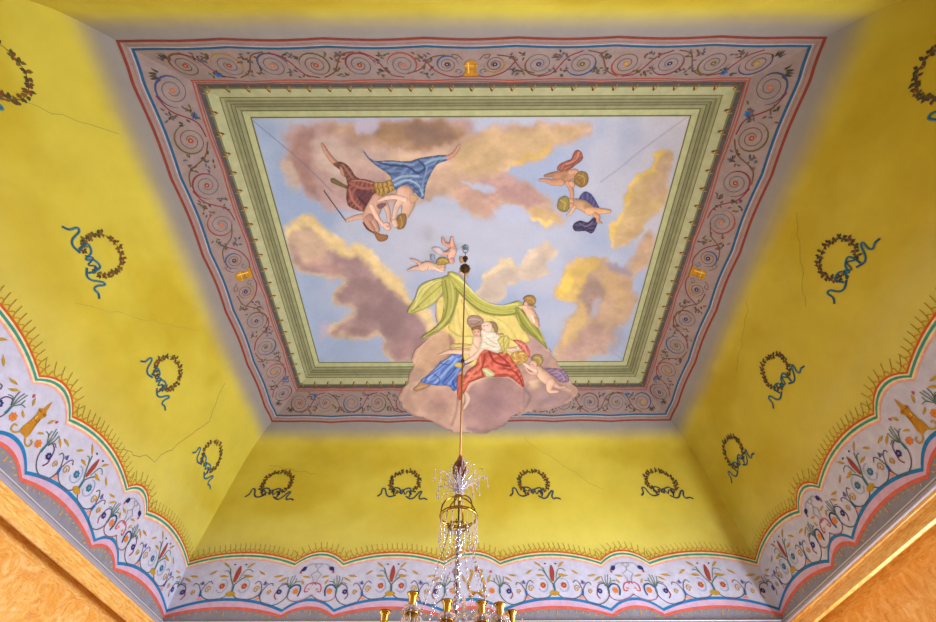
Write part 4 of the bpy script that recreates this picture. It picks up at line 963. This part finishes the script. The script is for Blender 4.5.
c.limb(T, [(365, 352), (405, 386), (452, 388)], [22, 15, 9], (206, 158, 140)); c.limb(T, [(262, 268), (302, 312), (345, 346)], [28, 40, 38], (222, 178, 146)); c.limb(T, [(350, 352), (338, 392), (348, 416), (398, 418)], [30, 22, 16, 9], (226, 178, 150)); c.limb(T, [(250, 290), (205, 288), (172, 252)], [14, 11, 8], (212, 160, 138)); c.limb(T, [(245, 272), (195, 246), (150, 213)], [17, 14, 9], (230, 184, 160))

c.limb(T, [(232, 228), (234, 244)], [27, 20], (224, 170, 148)); c.line(T(218,232,228,234), .6, (100,64,48)); c.line(T(228,248,238,246), .6, (170,80,70))
c.poly(T(215,195,238,164,280,165,298,200,280,238,258,242,246,212), (168,138,66), fold=(30, 1.6, 0.14), rim=2); c.line(T(240,185,272,190,280,220), 1, (206,176,104))
fig('painted_cherub', c, 'painted cherub stretched on the cloud at right, reaching for the gold basket', 'painted cherub')

# ------------------------------------------------------------------ the crystal chandelier
M_BRASS = plain('polished_brass', (150, 114, 46), .2, metal=1.0, noise=.15, nscale=30)
M_BRONZE = plain('dark_bronze', (92, 66, 40), .35, metal=.85, noise=.2, nscale=30)
M_ROD = plain('brown_brass_rod', (150, 104, 58), .4, metal=.6)
M_IRON = plain('blue_grey_iron', (120, 140, 150), .45, metal=.5)
M_AMBER = plain('amber_copper', (104, 56, 26), .3, metal=.45, noise=.5, nscale=60)
M_SMOKE = plain('smoky_bead', (120, 92, 70), .25, metal=.35)
M_CRYS = plain('cut_crystal', (232, 226, 242), .05, trans=.78, ior=1.55)
hx, hy = px2xy(465.5, 247); hz = float(Zs(hx, hy))
def zpy(py):
    U = -(py-311)/F_PX; return hy*(math.sin(TH)+U*math.cos(TH))/(math.cos(TH)-U*math.sin(TH))
def xpx(px, py):
    U = -(py-311)/F_PX; X = (px-468)/F_PX; return hy/(math.cos(TH)-U*math.sin(TH))*X
TOPX, BOTX, BOTZ = hx, xpx(456.0, 560), zpy(560)
def axis(z):                              # the pendant hangs very slightly out of plumb
    return TOPX + (BOTX-TOPX)*(hz-z)/(hz-BOTZ)
ch = empty('chandelier', (axis(.8), hy, .8+EYE), 'brass and crystal chandelier hanging on a long thin rod from the painted ceiling', 'chandelier')
class MB:
    def __init__(s): s.v = []; s.f = []
    def add(s, v, f): b = len(s.v); s.v += [tuple(p) for p in v]; s.f += [tuple(b+i for i in q) for q in f]
    def lathe(s, c, prof, n=16):
        v = []; f = []
        for r, z in prof:
            for k in range(n): a = 2*math.pi*k/n; v.append((c[0]+r*math.cos(a), c[1]+r*math.sin(a), c[2]+z))
        for i in range(len(prof)-1):
            for k in range(n): f.append((i*n+k, i*n+(k+1) % n, (i+1)*n+(k+1) % n, (i+1)*n+k))
        s.add(v, f)
    def tube(s, pts, r, n=8):
        P = [Vector(p) for p in pts]; v = []; f = []; m = len(P)
        rr = r if hasattr(r, '__len__') else [r]*m; nrm = None
        for i, p in enumerate(P):
            t = (P[min(i+1, m-1)] - P[max(i-1, 0)]).normalized()
            if nrm is None: nrm = t.orthogonal().normalized()
            nrm = (nrm - t*nrm.dot(t)).normalized(); b = t.cross(nrm)
            for k in range(n): a = 2*math.pi*k/n; v.append(p + (nrm*math.cos(a)+b*math.sin(a))*rr[i])
        for i in range(m-1):
            for k in range(n): f.append((i*n+k, i*n+(k+1) % n, (i+1)*n+(k+1) % n, (i+1)*n+k))
        f.append(tuple(range(n))[::-1]); f.append(tuple((m-1)*n+k for k in range(n)))
        s.add(v, f)
    def bead(s, c, r, h, n=6):
        v = [(c[0], c[1], c[2]+h)] + [(c[0]+r*math.cos(2*math.pi*k/n), c[1]+r*math.sin(2*math.pi*k/n), c[2]) for k in range(n)] + [(c[0], c[1], c[2]-h)]
        s.add(v, [(0, k+1, (k+1) % n+1) for k in range(n)] + [(n+1, (k+1) % n+1, k+1) for k in range(n)])
    def ring(s, c, R, r, n=40, m=6, sy=1.0):
        v = []; f = []
        for i in range(n):
            a = 2*math.pi*i/n
            for k in range(m):
                b = 2*math.pi*k/m; v.append((c[0]+(R+r*math.cos(b))*math.cos(a), c[1]+(R+r*math.cos(b))*math.sin(a), c[2]+r*sy*math.sin(b)))
        for i in range(n):
            for k in range(m): f.append((i*m+k, ((i+1) % n)*m+k, ((i+1) % n)*m+(k+1) % m, i*m+(k+1) % m))
        s.add(v, f)
    def build(s, name, mat, parent, smooth=True):
        v = [(p[0], p[1], p[2]+EYE) for p in s.v]
        if parent is not ch and parent is not None:
            off = np.array(parent.matrix_basis.translation)
            o = link_mesh(name, np.array(v), s.f, mat, None, smooth=smooth); 
            o.data.transform(Matrix.Translation(-ch.location)); o.parent = parent; return o
        return link_mesh(name, v, s.f, mat, parent, smooth=smooth)
def at(z, r=0, a=0): return (axis(z)+r*math.cos(a), hy+r*math.sin(a), z)
def arc_pts(fn, n): return [fn(i/(n-1)) for i in range(n)]
b = MB(); zt = zpy(253); b.tube([(hx+.040*math.cos(t), hy, hz-.085+.115*math.sin(t)) for t in np.linspace(0, 2*math.pi, 25)], .007); b.lathe((hx, hy, hz-.006), [(.0, .0), (.05, .0), (.045, -.012), (.02, -.02), (.0, -.022)], 16); b.build('ceiling_hook', M_IRON, ch)
z1, z2 = zpy(258.5), zpy(268.5)
b = MB(); b.lathe(at(z1), [(0, .042), (.02, .038), (.038, .018), (.042, 0), (.034, -.024), (.014, -.04), (.012, -.07), (.02, -.085)], 16); b.build('small_ball', M_BRONZE, ch)
b = MB(); b.lathe(at(z2), [(.012, .09), (.022, .075), (.05, .05), (.068, .015), (.070, -.012), (.055, -.045), (.024, -.068), (.010, -.08)], 18)
for k in range(10):
    a = k*.628; b.bead((at(z2)[0]+.066*math.cos(a), hy+.066*math.sin(a), z2), .014, .02)
b.build('large_ball', M_BRONZE, ch)
b = MB(); b.tube([at(hz-.16), at((z2+z1)/2)], .006); b.tube([at(z2-.06), at(zpy(457))], .0085, 10); b.build('rod', M_ROD, ch)
zj = zpy(361); b = MB(); b.lathe(at(zj), [(.008, .03), (.017, .018), (.020, 0), (.017, -.018), (.008, -.03)], 12); b.build('rod_joint', M_BRONZE, ch)
za, zb, zc = zpy(457), zpy(463), zpy(481)
b = MB(); b.lathe(at(za), [(.009, .015), (.014, .0), (.022, -.02), (.034, zb-za), (.040, zb-za-.008)], 16); b.build('copper_cap', plain('copper', (160, 84, 66), .35, metal=.8), ch)
H_ = zb - zc; b = MB(); b.lathe(at(zc), [(.012, -.01), (.022, .0), (.030, H_*.10), (.038, H_*.3), (.048, H_*.55), (.050, H_*.72), (.045, H_*.9), (.038, H_*1.0), (.01, H_*1.02)], 14)
for j in range(3):
    for k in range(10):
        a = k*.628+j*.3; rr = (.040, .048, .048)[j]; b.bead((at(zc)[0]+rr*math.cos(a), hy+rr*math.sin(a), zc+H_*(.3+.22*j)), .012, .014)
b.build('amber_urn', M_AMBER, ch, False)
zd = zpy(493.5); b = MB(); b.lathe(at(zd), [(.006, zc-zd), (.012, (zc-zd)*.8), (.02, (zc-zd)*.62), (.012, (zc-zd)*.4), (.007, (zc-zd)*.3), (.007, .0)], 12); b.build('upper_stem', M_BRONZE, ch)
rs = random.Random(8)
for k in range(30):                       # fountain of curved crystal arms
    a = 2*math.pi*k/30 + rs.uniform(-.06, .06); R = rs.uniform(.12, .215); hgt = rs.uniform(.07, .17) * (1.25 - R*1.6)
    if k % 3 == 0: R *= .6; hgt *= 1.5
    b = MB(); pts = arc_pts(lambda t: at(zd+.004+hgt*math.sin(t*math.pi*.62)*1.0, R*t**.9, a), 12)
    b.tube(pts, [.0065-.003*i/11 for i in range(12)], 6)
    e = pts[-1]; L = rs.uniform(.03, .06)
    for q in range(3): b.bead((e[0], e[1], e[2]-.012-q*.018), .005, .009, 5)
    b.bead((e[0], e[1], e[2]-.075), .008, .022, 6)
    b.build('crystal_arm', M_CRYS, ch, False)
b = MB(); b.lathe(at(zd-.004), [(.0, .03), (.02, .024), (.034, .008), (.03, -.006), (.0, -.01)], 12); b.build('crystal_dish', M_CRYS, ch, False)
ze, zf = zpy(497), zpy(517); RC = .128
b = MB(); b.lathe(at(ze), [(.006, .02), (.02, .012), (.026, 0), (.016, -.016), (.008, -.03)], 14); b.build('crown_hub', M_BRASS, ch)
for k in range(6):
    a = 2*math.pi*k/6+.3; b = MB(); b.tube(arc_pts(lambda t: at(zf+(ze-zf)*math.cos(t*math.pi/2)**.8 if t < 1 else zf, RC*math.sin(t*math.pi/2), a), 14), .0052); b.build('crown_arch', M_BRASS, ch)
b = MB(); b.ring(at(zf), RC, .0075, 48, 8, 1.5); b.build('crown_ring', M_BRASS, ch)
zg = zpy(526.5); b = MB(); b.ring(at(zg), .066, .006, 32)
for k in range(11):
    a = 2*math.pi*k/11
    for q in range(5): b.bead(at(zg+.012*math.sin(q*1.257), .066+.012*math.cos(q*1.257), a), .0065, .008, 5)
for k in range(4): a = k*math.pi/2; b.tube([at(zg, .008, a), at(zg, .066, a)], .003)
b.build('flower_gallery', M_BRASS, ch)
zbot = zpy(640)
b = MB(); b.tube([at(ze-.02), at(zbot)], .006, 10); b.build('central_stem', M_BRONZE, ch)
b = MB(); z = zg - .03; 
while z > zpy(645):
    w_ = .020 if z < zpy(548) else .030
    for k in range(7):
        a = rs.uniform(0, 6.28); b.bead(at(z+rs.uniform(-.01, .01), rs.uniform(.3, 1)*w_, a), rs.uniform(.007, .012), rs.uniform(.01, .017), 5)
    z -= .024
b.build('crystal_column', M_CRYS, ch, False)
for k in range(16):                       # short strands hanging from the crown ring
    a = 2*math.pi*k/16+.1; b = MB(); z = zf-.012; L = .13+.03*(k % 2)
    while z > zf-L: b.bead(at(z, RC, a), .0058, .009, 5); z -= .0165
    b.bead(at(z-.014, RC, a), .010, .026, 6); b.build('bead_strand', M_CRYS, ch, False)
zh = zpy(650); RH = .29
for k in range(16):                       # long slanting strands down to the lower ring
    a = 2*math.pi*k/14+.2; b = MB(); n = 26
    for q in range(n):
        t = q/(n-1); p = at(zg + (zh-zg)*(t+.09*math.sin(math.pi*t)*0), .066+(RH-.066)*t**1.25, a)
        b.bead(p, .0040 if q % 2 else .0052, .0095, 5)
    b.build('long_strand', M_CRYS if k % 2 else M_SMOKE, ch, False)
b = MB(); b.ring(at(zh), RH, .010, 60, 8, 1.3); b.build('lower_ring', M_BRASS, ch)
for k in range(6): a = 2*math.pi*k/6; b = MB(); b.tube([at(zh-.02, .01, a), at(zh-.05, .15, a), at(zh, RH, a)], .005); b.build('ring_spoke', M_BRASS, ch)
b = MB(); b.lathe(at(zh-.02), [(.006, .10), (.03, .085), (.036, .07), (.016, .05), (.02, .03), (.045, .0), (.05, -.03), (.02, -.06), (.03, -.12), (.055, -.16), (.03, -.22), (.0, -.25)], 16); b.build('lower_hub', M_BRASS, ch)
zcup = .838
AN = [(-138,.48),(-110,.57),(-94,.45),(-72,.45),(-60.5,.47),(-47,.43),(-15,.5),(15,.5),(50,.5),(85,.5),(120,.5),(160,.5),(-166,.5)]
for k, (ad, R) in enumerate(AN):                # twelve arms with gold cups
    a = math.radians(ad); zz = zcup
    arm = MB(); arm.tube(arc_pts(lambda t: at(zh-.02-.13*math.sin(math.pi*min(t*1.0, 1))+(zz-.06-zh)*t, RH+(R-RH)*t, a), 12), .007)
    ao = arm.build('arm', M_BRASS, ch)
    c0 = at(zz, R, a)
    b = MB(); b.lathe(c0, [(.0, -.075), (.010, -.07), (.013, -.055), (.033, -.047), (.038, -.040), (.016, -.034), (.014, -.01), (.019, .0), (.020, .026), (.029, .036), (.031, .043), (.022, .045), (.019, .026), (.0, .024)], 18); b.build('candle_cup', M_BRASS, ao)
    b = MB(); b.lathe((c0[0], c0[1], c0[2]-.03), [(.016, .0), (.036, .003), (.044, .010), (.043, .012), (.034, .006), (.016, .003)], 18)
    for q in range(8):
        t = q*math.pi/4; 
        for m_ in range(2): b.bead((c0[0]+.043*math.cos(t), c0[1]+.043*math.sin(t), c0[2]-.028-m_*.014), .004, .007, 5)
        b.bead((c0[0]+.043*math.cos(t), c0[1]+.043*math.sin(t), c0[2]-.075), .006, .026, 6)
    b.build('crystal_drip_pan', M_CRYS, ao, False)
    if k in (0, 2, 4, 6, 8, 10):          # upright crystal spear between the cups
        p = at(zz+.0, R-.12, a+.22); b = MB(); b.tube([(p[0], p[1], zz-.06), (p[0], p[1], zz+.02), (p[0], p[1], zz+.04)], [.008, .010, .006], 6); b.bead((p[0], p[1], zz+.075), .014, .045, 6)
        for q in range(5): t = q*1.257; b.tube([(p[0], p[1], zz+.0), (p[0]+.03*math.cos(t), p[1]+.03*math.sin(t), zz+.03), (p[0]+.045*math.cos(t), p[1]+.045*math.sin(t), zz+.01)], .004, 5)
        b.build('crystal_spear', M_CRYS, ao, False)
for k in range(12):                       # garlands of beads between lower ring and hub
    a = 2*math.pi*k/12+.1; b = MB()
    for q in range(16): t = q/15; b.bead(at(zh+.01-.20*t**1.4, RH*(1-t)+.02, a), .0062, .010, 5)
    b.build('bead_garland', M_CRYS, ch, False)
